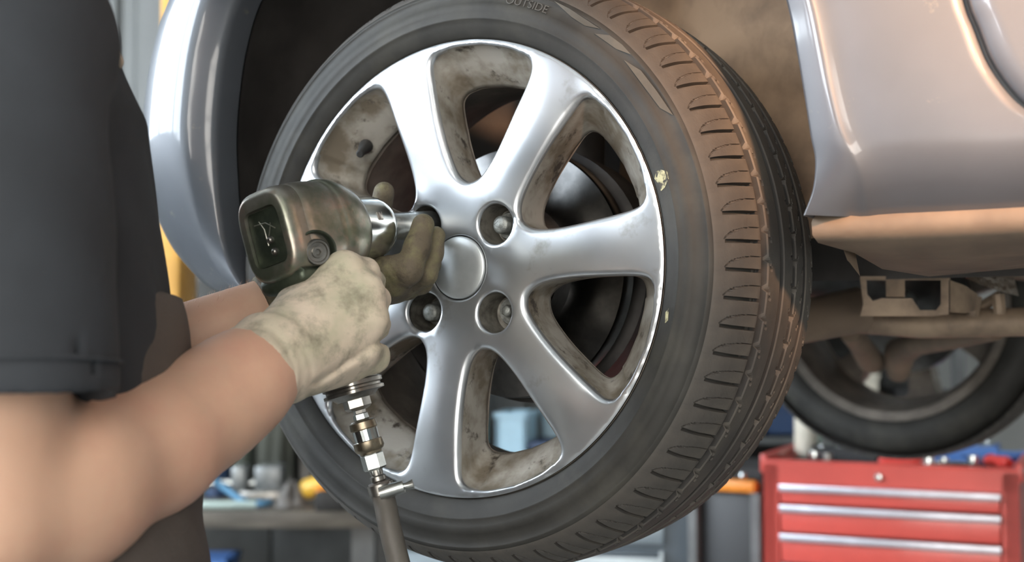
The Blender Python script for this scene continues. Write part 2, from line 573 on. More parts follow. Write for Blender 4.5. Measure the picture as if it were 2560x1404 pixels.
fronts = [window_loop(HALF, TH0 + i * 360 / 7) for i in range(7)]
backs = [window_loop(HALFB, TH0 + i * 360 / 7) for i in range(7)]
holes = [circle(RH, 40, c) for c in HOLES]
RB = 0.0055
def rim_face():
    loops = list(fronts) + list(holes) + [circle(RLIP - 0.0008, 210), circle(0.0312, 72)]
    extra = []; rings_ = []
    for d in (0.0005, 0.0012, 0.0022, 0.0036, 0.0055, 0.0080):
        for L in fronts: rings_.append((L, d))
        if d < 0.005:
            for c in HOLES: extra.append(circle(RH + d, 40, c))
    g = []
    for r in np.arange(0.034, 0.2195, 0.0055):
        m = int(2 * math.pi * r / 0.0055)
        g.append(circle(r, m))
    g.append(circle(RLIP - 0.0018, 210)); g.append(circle(RLIP - 0.0030, 210)); g.append(circle(0.0322, 72))
    gp = np.concatenate(g)
    ok = np.ones(len(gp), bool)
    for L in fronts: ok &= ~inside(gp, L) & (dist_loop(gp, L) > 0.0105)
    edge = np.hypot(gp[:, 0], gp[:, 1]) > 0.2172
    for L in holes: ok &= ~inside(gp, L) & (dist_loop(gp, L) > 0.0045)
    for L in fronts: edge &= (dist_loop(gp, L) > 0.0015)
    gp = gp[ok | edge]
    rp = []
    for L, d in rings_:
        q = offset_loop(L, d)
        o_ = np.hypot(q[:, 0], q[:, 1]) < RLIP - 0.0040
        for L2 in fronts:
            if L2 is not L: o_ &= dist_loop(q, L2) > d * 1.02
        for L2 in holes: o_ &= dist_loop(q, L2) > 0.004
        rp.append(q[o_])
    hp = np.concatenate(extra)
    ok = np.ones(len(hp), bool)
    for L in fronts: ok &= dist_loop(hp, L) > 0.0088
    P, T = plate(loops, np.concatenate([gp] + rp + [hp[ok]]))
    cen = P[T].mean(1)
    keep = (np.hypot(cen[:, 0], cen[:, 1]) < RLIP) & (np.hypot(cen[:, 0], cen[:, 1]) > 0.0312)
    for L in list(fronts) + holes: keep &= ~inside(cen, L)
    T = T[keep]
    dw = np.min([dist_loop(P, L) for L in fronts], 0)
    dh = np.min([dist_loop(P, L) for L in holes], 0)
    r = np.hypot(P[:, 0], P[:, 1])
    def rnd(d, rb): 
        q = np.clip(rb - d, 0, rb)
        return rb - np.sqrt(np.maximum(rb * rb - q * q, 0))
    y = 0.0026 * (1 - np.clip(dw / 0.030, 0, 1)) ** 2 * np.clip((0.214 - r) / 0.03, 0, 1)
    y += rnd(dw, np.where(r > 0.2125, 0.0028, RB)) + rnd(dh, 0.0038)
    y += rnd(RLIP - r, 0.003)
    y += 0.0045 * np.clip(1 - (r - 0.03) / 0.055, 0, 1) ** 1.5          # hub sits a little back
    y += -0.0030 * np.exp(-((r - 0.155) / 0.045) ** 2)                    # spokes bow forward
    y += rnd(r - 0.0312, 0.002)
    return P, T, y
P, T, y = rim_face()
rim_v = np.stack([P[:, 0], y, P[:, 1]], 1)
rim = mk('rim', rim_v, T, M_rim, wheel, True)
fix_normals(rim)
if rim.data.polygons[0].normal.y > 0: rim.data.flip_normals()
# flanks of the spoke windows and the pocket walls
def edge_y(L, rb):
    return None
for i in range(7):
    f = fronts[i]; b = backs[i]
    rr = np.hypot(f[:, 0], f[:, 1])
    dd = cand = None
    d2 = ((f[:, None] - P[None]) ** 2).sum(2).argmin(1)
    y0 = y[d2]
    rows = [np.stack([f[:, 0], y0, f[:, 1]], 1)]
    for t, yy in ((0.02, 0.0035), (0.10, 0.009), (0.35, 0.018), (0.68, 0.030), (0.93, 0.041), (1.0, 0.045)):
        q = f + (b - f) * t
        rows.append(np.stack([q[:, 0], y0 + yy, q[:, 1]], 1))
    q = offset_loop(b, 0.004)
    rows.append(np.stack([q[:, 0], np.full(len(q), 0.0535), q[:, 1]], 1))
    MB().loft(rows, caps=False).build('spoke_flank', M_rimwall, rim, angle=None)
for i, c in enumerate(HOLES):
    pr = [(RH, 0.0038 + 0.006), (RH - 0.0008, 0.014), (RH - 0.0022, 0.034), (0.009, 0.036), (0.0, 0.036)]
    d2 = ((holes[i][:, None] - P[None]) ** 2).sum(2).argmin(1)
    pr[0] = (RH, float(y[d2].mean()))
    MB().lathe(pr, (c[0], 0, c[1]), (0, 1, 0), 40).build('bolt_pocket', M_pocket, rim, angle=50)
# spoke backs
PB, TB = plate(list(backs) + [circle(0.186, 120), circle(0.04, 40)], np.concatenate([circle(r, int(2 * math.pi * r / 0.012)) for r in np.arange(0.05, 0.18, 0.014)]))
cen = PB[TB].mean(1)
k = (np.hypot(cen[:, 0], cen[:, 1]) > 0.04)
for L in backs: k &= ~inside(cen, L)
fix_normals(mk('spoke_back', np.stack([PB[:, 0], np.full(len(PB), 0.0535), PB[:, 1]], 1), TB[k], M_barrel, rim, False))
# barrel and lip
MB().lathe([(RLIP - 0.0008, 0.003), (RLIP, 0.004), (RLIP + 0.0002, 0.010), (0.217, 0.014), (0.210, 0.022), (0.190, 0.040), (0.188, 0.10), (0.196, 0.16), (0.205, 0.182),
            (0.2195, 0.186), (0.2206, 0.190), (0.2195, 0.193), (0.203, 0.189), (0.194, 0.165), (0.1855, 0.12), (0.184, 0.06), (0.184, 0.0535)], (0, 0, 0), (0, 1, 0), 120).build('barrel', M_barrel, wheel, angle=40)
# centre cap with a fine gap around it
MB().lathe([(0.0, 0.0022), (0.012, 0.0023), (0.022, 0.0027), (0.0285, 0.0034), (0.0299, 0.0041), (0.0304, 0.0056), (0.0304, 0.012)], (0, 0, 0), (0, 1, 0), 72).build('centre_cap', M_cap, wheel, angle=60)
MB().lathe([(0.0313, 0.0055), (0.0313, 0.012), (0.0300, 0.013)], (0, 0, 0), (0, 1, 0), 72).build('cap_seat', M_groove, rim)
# bolts in the pockets
for i, c in enumerate(HOLES):
    if i == 3: continue                         # this one sits inside the socket
    hb = MB()
    rr_, y1 = (0.0088, 0.010) if i != 1 else (0.0060, 0.017)
    oc = (c[0] + (0.0 if i != 1 else 0.003), c[1] + (0 if i != 1 else 0.002))
    hb.lathe([(0.0, y1), (rr_ * 0.6, y1 + 0.0004), (rr_ * 0.88, y1 + 0.0014), (rr_, y1 + 0.003), (rr_, 0.030)], (oc[0], 0, oc[1]), (0, 1, 0), 6 if i == 1 else 18)
    hb.lathe([(0.0, 0.027), (0.0125, 0.027), (0.0135, 0.029), (0.0135, 0.036)], (oc[0], 0, oc[1]), (0, 1, 0), 32)
    hb.build('wheel_bolt', M_bolt, wheel, angle=45)
# valve stem seen in the window at the upper left
va = math.radians(TH0 + 360 / 7 + 2)
vb = np.array([0.188 * math.cos(va), 0.030, 0.188 * math.sin(va)]); vd = nrm([-0.55 * math.cos(va), -0.8, -0.55 * math.sin(va)])
MB().tube([vb, vb + vd * 0.012, vb + vd * 0.016, vb + vd * 0.030, vb + vd * 0.032], [0.0075, 0.006, 0.0042, 0.0042, 0.003], 14).build('valve_stem', M_black, wheel)

# ---- tyre
YC = 0.094
def crown(yy): return 0.2965 - ((yy - YC) / 0.09) ** 2 * 0.0052
prof = [(0.2180, 0.012), (0.2196, 0.004), (0.2225, 0.0005), (0.2270, -0.0030), (0.2330, -0.0060), (0.2375, -0.0078), (0.2384, -0.0088), (0.2392, -0.0082), (0.2450, -0.0095),
        (0.2520, -0.0098), (0.2525, -0.0090), (0.2590, -0.0080), (0.2640, -0.0062), (0.2648, -0.0070), (0.2660, -0.0066), (0.2690, -0.0040), (0.2705, -0.0010),
        (0.2740, 0.006), (0.2790, 0.016), (0.2830, 0.028), (0.2860, 0.044), (0.2875, 0.060), (0.2880, 0.094), (0.2875, 0.130), (0.2850, 0.150), (0.2800, 0.168),
        (0.2720, 0.184), (0.2600, 0.1955), (0.2450, 0.1985), (0.2330, 0.1960), (0.2240, 0.1910), (0.2190, 0.1870)]
tyre = MB().lathe(prof, (0, 0, 0), (0, 1, 0), 200).build('tyre', M_tyre, wheel, angle=None)
tyre['label'] = 'dusty black rubber tyre'
NB = 72
PIT = 2 * math.pi / NB
sh = spline([(0.2690, -0.0042), (0.2715, -0.0022), (0.2765, 0.0040), (0.2820, 0.0120), (0.2865, 0.0215), (0.2900, 0.0320), (0.2925, 0.0405), (0.2928, 0.0440)], 40)
def shoulder(u):
    x = u * 39; k_ = min(int(x), 38); t = x - k_
    return sh[k_] * (1 - t) + sh[k_ + 1] * t
us = np.concatenate([np.linspace(0, 0.26, 5)[:-1], np.linspace(0.26, 0.36, 7)[:-1], np.linspace(0.36, 0.95, 15)[:-1], np.linspace(0.95, 1, 3)])
vs = np.concatenate([[0, 0.03, 0.042, 0.07, 0.11, 0.15, 0.165], np.linspace(0.19, 0.72, 24), [0.8, 0.9, 1.0]])
def arc_v(u):      # the fine curved cut above each slot
    q = np.clip((u - 0.27) / 0.62, 0, 1)
    return 0.13 + 0.46 * (1 - (1 - q) ** 2.6) ** 0.62
Pb = []
for u in us:
    row = []
    r, yy = shoulder(u)
    du = shoulder(min(u + 0.02, 1)) - shoulder(max(u - 0.02, 0))
    nr, ny = nrm([du[1], -du[0]]) if (du[1]) >= 0 else nrm([-du[1], du[0]])
    for v in vs:
        d = 0.0
        if 0.04 < v < 0.155 and u > 0.285: d = 0.0068 * min(1, (u - 0.285) / 0.12) ** 0.6
        if 0.27 < u < 0.92:
            av = arc_v(u)
            slope = abs(arc_v(u + 0.01) - arc_v(u - 0.01)) / 0.02
            if abs(v - av) / math.sqrt(1 + (slope * 0.4) ** 2) < 0.0135: d = max(d, 0.0022)
        if u > 0.99: d = max(d, 0.004)
        rr = r - nr * d; y_ = yy - ny * d
        th = (v - 0.5) * PIT
        row.append((rr * math.cos(th), y_, rr * math.sin(th)))
    Pb.append(row)
# inner side of the block, facing the first groove
r_, y_ = shoulder(1.0)
Pb.append([((r_ - 0.009) * math.cos((v - 0.5) * PIT), y_ + 0.002, (r_ - 0.009) * math.sin((v - 0.5) * PIT)) for v in vs])
blk = MB().grid(Pb).build('tread_block', [M_tread, M_groove], tyre, angle=38)
for q in blk.data.polygons[-2 * (len(vs) - 1):]: q.material_index = 1
if sum(p.normal.x for p in blk.data.polygons) < 0: blk.data.flip_normals()
for i in range(1, NB):
    c = blk.copy(); COL.objects.link(c); c.parent = tyre
    c.rotation_euler = (0, i * PIT, 0)
# ribs
def rib(y0, y1, slant, cutw, edge):
    nseg = NB * 10
    prof = []
    m = 10
    ys = [y0] + list(np.linspace(y0 + 0.0012, y1 - 0.0012, m)) + [y1]
    V = []
    for j, yy in enumerate(ys):
        u = (yy - y0) / (y1 - y0)
        for k_ in range(nseg):
            th = 2 * math.pi * k_ / nseg
            ph = (k_ / 10 + slant * u) % 1.0
            d = 0.0
            if j in (0, len(ys) - 1): d = 0.0012
            if ph < 0.11 and (u < cutw or u > 1 - edge): d += 0.0042
            r = crown(yy) - d
            V.append((r * math.cos(th), yy, r * math.sin(th)))
    # side walls down to the groove floor
    for yy in (y0 - 0.0006, y1 + 0.0006):
        for k_ in range(nseg):
            th = 2 * math.pi * k_ / nseg
            V.append((0.2872 * math.cos(th), yy, 0.2872 * math.sin(th)))
    F = []
    n = len(ys)
    order = [n] + list(range(n)) + [n + 1]
    for a_, b_ in zip(order[:-1], order[1:]):
        for k_ in range(nseg):
            k2 = (k_ + 1) % nseg
            F.append((a_ * nseg + k_, a_ * nseg + k2, b_ * nseg + k2, b_ * nseg + k_))
    o = MB().add(V, F).build('tread_rib', [M_tread, M_groove], tyre, angle=38)
    k_ = len(order) - 1
    for q in list(range(nseg)) + list(range((k_ - 1) * nseg, k_ * nseg)): o.data.polygons[q].material_index = 1
    return o
rib(0.0535, 0.0810, 1.3, 0.30, 0.0)
rib(0.0905, 0.1130, 0.9, 0.0, 0.22)
rib(0.1225, 0.1450, -0.9, 0.30, 0.30)
rib(0.1545, 0.1790, 1.2, 0.0, 0.60)
MB().lathe([(0.2840, 0.0440), (0.2884, 0.0460), (0.2890, 0.094), (0.2884, 0.150), (0.2835, 0.160)], (0, 0, 0), (0, 1, 0), 200).build('groove_floor', M_groove, tyre, angle=None)
# raised lettering on the sidewall
M_flash2 = mat('raised letter rubber', (0.055, 0.050, 0.042), 0.6, var=0.15, scale=40)
def sidewall_text(s, size, r0, ang_end, parent):
    cu = bpy.data.curves.new('t', 'FONT'); cu.body = s; cu.size = size; cu.extrude = 0.0
    to = bpy.data.objects.new('t', cu); COL.objects.link(to)
    bpy.context.view_layer.update()
    me = bpy.data.meshes.new_from_object(to.evaluated_get(bpy.context.evaluated_depsgraph_get()))
    V = np.array([v.co[:] for v in me.vertices]); F = [tuple(p.vertices) for p in me.polygons]
    bpy.data.objects.remove(to); bpy.data.curves.remove(cu); bpy.data.meshes.remove(me)
    xm = V[:, 0].max()
    ang = ang_end + (xm - V[:, 0]) * 1.12 / r0
    rad = r0 + V[:, 1]
    def ys(r): return np.interp(r, [p[0] for p in prof[1:17]], [p[1] for p in prof[1:17]])
    top = np.stack([rad * np.cos(ang), ys(rad) - 0.0009, rad * np.sin(ang)], 1)
    o = mk('lettering', top, F, M_flash2, parent, False)
    bm = bmesh.new(); bm.from_mesh(o.data)
    bmesh.ops.remove_doubles(bm, verts=bm.verts, dist=1e-6)
    bmesh.ops.recalc_face_normals(bm, faces=bm.faces)
    g = bmesh.ops.extrude_face_region(bm, geom=list(bm.faces))
    for q in g['geom']:
        if isinstance(q, bmesh.types.BMVert): q.co.y -= 0.0006
    bmesh.ops.recalc_face_normals(bm, faces=bm.faces)
    bm.to_mesh(o.data); bm.free()
    return o
sidewall_text('OUTSIDE', 0.0105, 0.2535, math.radians(65.0), tyre)
M_flash = mat('dusted smooth rubber', (0.060, 0.054, 0.042), 0.55, var=0.2, scale=30)
# smooth raised flashes between the sidewall rings
def on_sidewall(px, py, lift):
    c = loc(CAM); d = MC @ (FW + RT * (px - 1280) / FPX + UP * (702 - py) / FPX)
    yy = -0.0095
    for _ in range(3):
        q = c + d * ((yy - c[1]) / d[1])
        r = math.hypot(q[0], q[2])
        yy = float(np.interp(r, [p_[0] for p_ in prof[1:17]], [p_[1] for p_ in prof[1:17]])) - lift
    q = c + d * ((yy - c[1]) / d[1])
    return q
for poly in ([(1385, 2), (1424, 22), (1470, 52), (1500, 72), (1462, 64), (1428, 42)], [(1486, 84), (1524, 88), (1556, 112), (1577, 136), (1540, 122)], [(1560, 150), (1602, 176), (1640, 225), (1683, 288), (1650, 270), (1602, 206)]):
    n_ = len(poly)
    V_ = [on_sidewall(x, y_, 0.0012) for x, y_ in poly] + [on_sidewall(x, y_, -0.0005) for x, y_ in poly]
    MB().add(V_, [tuple(range(n_))] + [(i, (i + 1) % n_, n_ + (i + 1) % n_, n_ + i) for i in range(n_)]).build('sidewall_flash', M_flash, tyre, smooth=False)
M_chalk = mat('pale scuff', (0.42, 0.40, 0.24), 0.8, col2=(0.05, 0.048, 0.04), scale=120, cut=(0.48, 0.58))
for poly in ([(1640, 428), (1652, 424), (1668, 428), (1672, 446), (1662, 468), (1652, 478), (1648, 462), (1636, 446)], [(1664, 780), (1672, 770), (1670, 800), (1662, 808)]):
    MB().add([on_sidewall(x, y_, 0.0004) for x, y_ in poly], [tuple(range(len(poly)))]).build('scuff_mark', M_chalk, tyre, smooth=False)
# ------------------------------------------------------------------ the raised car
M_paint = mat('silver blue car paint', (0.092, 0.102, 0.118), 0.42, 0.20, var=0.06, scale=6, coat=0.7, col3=(0.17, 0.165, 0.15), scale3=30, cut3=(0.66, 0.76), rvar=0.05)
M_liner = mat('wheel well liner', (0.040, 0.037, 0.035), 0.6, var=0.3, scale=10, bump=0.3, bscale=50)
M_under = mat('dusty underseal', (0.16, 0.118, 0.085), 0.75, col2=(0.25, 0.185, 0.13), scale=9, cut=(0.42, 0.68), bump=0.25, bscale=40)
M_dust_glow = mat('dusty brown with painted glow', (0.36, 0.245, 0.16), 0.85, col2=(0.22, 0.15, 0.10), scale=14, bump=0.5, bscale=45)  # light brown puts a warm glow into the dusty wheel well colour
M_rust = mat('dusty pressed steel', (0.32, 0.24, 0.17), 0.6, 0.25, col2=(0.17, 0.125, 0.09), scale=20, bump=0.2, bscale=60)
M_disc = mat('machined brake disc', (0.12, 0.12, 0.12), 0.28, 1.0, var=0.15, scale=60)
_tg = M_disc.node_tree.nodes.new('ShaderNodeTangent'); _tg.direction_type = 'RADIAL'; _tg.axis = 'Y'
M_disc.node_tree.nodes['Principled BSDF'].inputs['Anisotropic'].default_value = 0.85
M_disc.node_tree.links.new(_tg.outputs['Tangent'], M_disc.node_tree.nodes['Principled BSDF'].inputs['Tangent'])
M_foil = mat('crinkled heat shield foil', (0.45, 0.40, 0.34), 0.35, 0.9, bump=1.0, bscale=70, dist=0.01)
M_castiron = mat('cast iron', (0.05, 0.047, 0.045), 0.6, 0.4, var=0.3, scale=20)

car = empty('car', w((0, 0, 0)), -A)
tag(car, 'silver blue car raised on a lift, front fender, bumper corner and underside in view', 'car')
R_ARCH = [(0.352, 0.030), (0.3600, 0.050), (0.3625, 0.0734), (0.3591, 0.093), (0.3542, 0.1257), (0.3479, 0.165), (0.3402, 0.205), (0.325, 0.255), (0.300, 0.305), (0.26, 0.355),
          (0.20, 0.400), (0.12, 0.432), (0.03, 0.445)]
L_ARCH = [(0.03, 0.445), (-0.06, 0.44), (-0.14, 0.410), (-0.20, 0.372), (-0.245, 0.330), (-0.2744, 0.2915), (-0.2913, 0.2472), (-0.3001, 0.2016), (-0.3041, 0.1549), (-0.3016, 0.1083),
          (-0.2962, 0.0617), (-0.2881, 0.0268), (-0.2656, -0.0106), (-0.235, -0.022)]
SEAM = [(0.62, 0.028), (0.61, 0.082), (0.56, 0.086), (0.5255, 0.099), (0.5007, 0.1316), (0.4880, 0.165), (0.4812, 0.1855), (0.472, 0.235), (0.466, 0.30), (0.462, 0.38),
        (0.458, 0.46), (0.30, 0.60), (0.03, 0.62)]
ra = spline(R_ARCH, 60); se = spline(SEAM, 60)
# fender behind the wheel
rows = []
for d, yy in ((None, 0.020), (None, -0.014), (0.0015, -0.020), (0.0045, -0.0235)):
    rows.append([(p[0] + (d or 0), yy, p[1]) for p in ra])
for t in np.concatenate([[0.10, 0.145, 0.165, 0.19], np.linspace(0.25, 1, 12)]):
    row = []
    for p, q in zip(ra, se):
        x = p[0] + 0.0045 + (q[0] - p[0] - 0.0045) * t; z = p[1] + (q[1] - p[1]) * t
        band = 0.005 * np.clip(1 - abs(t - 0.148) / 0.03, 0, 1)
        yy = -0.026 - 0.0035 * math.sin(min(t, 1) * math.pi) - 0.004 * np.clip(1 - abs(t - 0.145) / 0.06, 0, 1)
        yy += 0.045 * np.clip((0.085 - z) / 0.06, 0, 1.2) ** 2          # turns under at the bottom
        row.append((x, yy, z))
    rows.append(row)
rows.append([(p[0], p[1] + 0.010, p[2]) for p in rows[-1]])
fen = MB().grid(rows).build('front_fender', M_paint, car, angle=None)
# door
drr = []
sd = spline(SEAM[1:11], 40)
for t in [0, 0.006, 0.02, 0.1, 0.3, 0.6, 1.0]:
    row = []
    for q in sd:
        x = q[0] + 0.0028 + (1.6 - q[0]) * t
        row.append((x, -0.020 if t == 0 else -0.0295 - 0.006 * t, q[1] + 0.001))
    drr.append(row)
drr.insert(0, [(p[0], 0.0, p[2]) for p in drr[0]])
MB().grid(drr).build('front_door', M_paint, car, angle=None)
MB().grid([[(x, -0.012, z) for z in (0.09, 0.5)] for x in (0.45, 1.6)]).build('door_frame', M_paint, car)
MB().grid([[(x, yy, z) for x in np.linspace(0.612, 1.8, 8)] for yy, z in ((0.0, 0.088), (-0.022, 0.0845), (-0.026, 0.078), (-0.018, 0.055), (0.004, 0.032), (0.030, 0.018))]).build('sill', M_paint, car, angle=None)
# bumper corner in front of the wheel
la = spline(L_ARCH, 60)
def plan(dd, z):
    """section of the bumper corner: distance forward of the arch edge -> (dx, y)"""
    pts = [(0.0, 0.016), (0.0, -0.010), (0.0015, -0.0165), (0.005, -0.020), (0.024, -0.0330), (0.032, -0.0365), (0.05, -0.0380), (0.08, -0.036), (0.115, -0.024), (0.15, 0.002), (0.185, 0.045),
           (0.215, 0.105), (0.24, 0.19), (0.255, 0.30), (0.262, 0.45), (0.270, 0.85), (0.268, 1.45)]
    return pts
rows = []
npt = 17
for j in range(npt):
    row = []
    for p in la:
        x, z = p
        dx, yy = plan(0, z)[j]
        low = np.clip((0.16 - z) / 0.20, 0, 1)               # the bottom tucks in
        top = np.clip((z - 0.30) / 0.2, 0, 1)
        kx = 0.90 - 0.32 * low ** 1.8
        tz = min(j / 6.0, 1.0)
        row.append((x - dx * kx - 0.02 * top * (j > 4), yy + 0.052 * low ** 2.2 * (j > 2) * min(1, dx / 0.05), z - 0.012 * tz * low * 0 - (0.0 if z > 0.02 else 0.0)))
    rows.append(row)
bump = MB().grid(rows).build('front_bumper', M_paint, car, angle=None)
# lower lip of the bumper
lipv = []
for z, ins in ((-0.018, 0.0), (-0.030, 0.004), (-0.045, 0.012), (-0.060, 0.030)):
    lipv.append([(x, yy + ins, z) for x, yy in ((-0.235 + 0.0 * ins, 0.06), (-0.262, 0.018), (-0.290, 0.010), (-0.325, 0.020), (-0.355, 0.055), (-0.375, 0.12), (-0.385, 0.25))])
MB().grid(lipv).build('bumper_lip', M_paint, car, angle=None)
# wheel well liner: follows the arch, goes inwards
full = np.concatenate([ra, la[1:]])
rows = []
for yy, k in ((0.018, 1.0), (0.03, 1.015), (0.10, 1.03), (0.22, 1.03), (0.34, 0.97), (0.42, 0.80), (0.46, 0.45)):
    cx, cz = 0.03, 0.12
    rows.append([(cx + (p[0] - cx) * k, yy, cz + (p[1] - cz) * k) for p in full])
lin = MB().grid(rows).build('wheel_arch_liner', M_liner, car, angle=None)
for px_, pz_ in ((-0.318, 0.215), (-0.312, 0.10), (-0.28, 0.31)):
    MB().lathe([(0.0, -0.004), (0.006, -0.003), (0.0085, 0.0), (0.0085, 0.003)], (px_ * 1.02, 0.085, pz_), (1, -0.3, 0), 16).build('liner_clip', M_black, lin)
# dusty inner apron behind the tyre, its brown also carries a painted warm glow
MB().grid([[(0.352 - 0.02 * t, 0.018 + 0.30 * t, z) for z in (0.02, 0.12, 0.20, 0.30)] for t in (0, 0.3, 0.6, 1)]).build('splash_panel', M_dust_glow, car)
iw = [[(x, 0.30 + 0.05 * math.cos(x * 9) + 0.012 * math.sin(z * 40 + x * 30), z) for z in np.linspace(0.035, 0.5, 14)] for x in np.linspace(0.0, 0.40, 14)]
MB().grid(iw).build('inner_wing', M_dust_glow, car, angle=None)  # panel placed to carry the painted warm glow
# underside
und = []
for yy, dz in ((0.014, 0.036), (0.004, 0.026), (0.006, 0.016), (0.02, 0.010), (0.06, 0.002), (0.14, -0.004), (0.30, 0.0), (0.46, 0.004), (0.60, 0.0), (1.5, 0.02)):
    und.append([(x, yy, dz + 0.006 * math.sin(x * 23 + yy * 9) * min(1, max(0, yy - 0.014) / 0.06) + (0.01 if x < 0.37 and yy > 0.05 else 0)) for x in (0.352, 0.37, 0.40, 0.45, 0.52, 0.60, 0.8, 1.1, 1.8)])
MB().grid(und).build('underbody', M_under, car, angle=None)
MB().grid([[(x, 0.46 - 0.2 * (x > 0.3) * 0, z) for z in (-0.0, 0.6)] for x in (-0.5, 0.45)]).build('bulkhead', M_liner, car)
MB().box((0.3, 0.8, 0.62), (1.2, 0.85, 0.02)).build('floor_pan', M_liner, car)
# torn splash guard hanging at the arch foot
g = [at(2040, 545, 1.10), at(2085, 585, 1.12), at(2110, 600, 1.13), at(2125, 655, 1.13), at(2115, 600, 1.16), at(2160, 560, 1.16), at(2160, 670, 1.18)]
MB().grid([[at(2035, 540, 1.09), at(2075, 545, 1.12), at(2125, 548, 1.16)], [at(2052, 568, 1.09), at(2085, 590, 1.11), at(2135, 600, 1.15)], [at(2100, 600, 1.10), at(2112, 622, 1.12), at(2140, 640, 1.15)],
           [at(2118, 650, 1.11), at(2124, 656, 1.12), at(2150, 690, 1.15)]]).build('splash_guard', M_under, car, world_space=True, angle=None)
# jacking bracket of pressed steel
bk = MB()
def flat(pts, d0, d1, m=bk):
    n = len(pts)
    V = [at(x, y_, d0) for x, y_ in pts] + [at(x * 1.0, y_, d1) for x, y_ in pts]
    F = [tuple(range(n)), tuple(range(2 * n - 1, n - 1, -1))] + [(i, (i + 1) % n, n + (i + 1) % n, n + i) for i in range(n)]
    m.add(V, F)
D0, D1 = 1.50, 1.60
flat([(2150, 690), (2375, 690), (2375, 700), (2150, 700)], D0, D1)
flat([(2150, 698), (2166, 698), (2168, 735), (2182, 752), (2205, 745), (2280, 745), (2300, 775), (2340, 775), (2352, 760), (2352, 698), (2372, 698), (2372, 785), (2330, 790), (2150, 790), (2158, 760)], D0, D1)
flat([(2215, 700), (2262, 700), (2262, 742), (2215, 742)], D0 + 0.03, D1)
bk.build('jacking_bracket', M_rust, car, world_space=True, smooth=False)
MB().grid([[at(2375, 700, 1.50), at(2375, 780, 1.50)], [at(2410, 712, 1.51), at(2415, 782, 1.51)], [at(2445, 735, 1.54), at(2440, 775, 1.54)]]).build('bracket_wing', M_rust, car, world_space=True)
gr = np.array([[at(2400 + 135 * u + 12 * v, 690 + (50 * u ** 0.7) * v, 1.50 + 0.1 * u) for u in np.linspace(0, 1, 12)] for v in np.linspace(0, 1, 6)])
MB().grid(gr.tolist()).build('heat_shield', M_foil, car, world_space=True)
# subframe beam, control arm, drive shaft on the far side
MB().tube([at(1985, 805, 1.72), at(2120, 802, 1.70), at(2300, 812, 1.68), at(2480, 806, 1.64), at(2700, 800, 1.6)], [0.012, 0.015, 0.017, 0.018, 0.018], 12).build('subframe_beam', M_rust, car, world_space=True)
MB().tube([at(2125, 830, 2.0), at(2150, 860, 2.1), at(2175, 900, 2.25), at(2190, 905, 2.4)], [0.016, 0.018, 0.022, 0.02], 12).build('control_arm', M_under, car, world_space=True)
MB().tube([at(2490, 825, 1.75), at(2380, 845, 1.85), at(2290, 860, 2.05), at(2250, 880, 2.2), at(2245, 930, 2.25)], [0.014, 0.016, 0.018, 0.026, 0.020], 12).build('control_arm', M_under, car, world_space=True)
MB().tube([(0.02, 0.25, 0.02), (0.02, 1.42, 0.02)], [0.02, 0.02], 16).build('drive_shaft', M_castiron, car)
MB().tube([at(2440, 740, 1.62), at(2430, 790, 1.62)], 0.008, 8).build('mounting_bolt', M_rust, car, world_space=True)
MB().tube([at(2440, 775, 1.66), at(2500, 738, 1.64)], 0.007, 8).build('mounting_bolt', M_rust, car, world_space=True)
MB().tube([at(2495, 735, 1.62), at(2500, 785, 1.62)], 0.008, 8).build('mounting_bolt', M_rust, car, world_space=True)

# brakes and strut behind the near wheel
def brake(yd, sgn):
    b = MB().lathe([(0.03, yd), (0.070, yd), (0.072, yd + sgn * 0.025), (0.128, yd + sgn * 0.028), (0.129, yd + sgn * 0.030), (0.129, yd + sgn * 0.048), (0.07, yd + sgn * 0.050)], (0, 0, 0), (0, 1, 0), 90).build('brake_disc', M_disc, car)
    cl = MB()
    pts = []
    for a_ in np.linspace(-0.5, 0.5, 9):
        th = math.radians(200) + a_
        pts.append([( (rr) * math.cos(th), yy, rr * math.sin(th)) for rr, yy in ((0.085, yd + sgn * 0.018), (0.09, yd + sgn * 0.002), (0.135, yd + sgn * 0.0), (0.148, yd + sgn * 0.02), (0.148, yd + sgn * 0.07), (0.09, yd + sgn * 0.075))])
    cl.loft(pts).build('brake_caliper', M_castiron, car)
brake(0.075, 1)
MB().lathe([(0.0, 0.2), (0.13, 0.2), (0.135, 0.14), (0.02, 0.135)], (0, 0, 0), (0, 1, 0), 60).build('dust_shield', M_castiron, car)
MB().tube([(0.0, 0.23, -0.02), (0.0, 0.25, 0.2), (0.0, 0.27, 0.6)], [0.03, 0.028, 0.03], 16).build('strut', M_castiron, car)
MB().tube([(-0.02, 0.2, -0.10), (0.10, 0.5, -0.06), (0.2, 0.62, -0.03)], [0.02, 0.025, 0.03], 12).build('control_arm', M_under, car)

# ---- far wheel on the same axle
bpy.context.view_layer.update()
far = copy_tree(wheel)
far.location = w((0, 1.4458 + 0.191, 0))
far.rotation_euler = (0, 0, -A + math.pi)
far['label'] = 'blurred far wheel seen from its inner side beneath the car, above the red tool chest'
MB().lathe([(0.03, 1.53), (0.13, 1.53), (0.131, 1.55), (0.07, 1.56)], (0, 0, 0), (0, 1, 0), 60).build('brake_disc', M_disc, car)
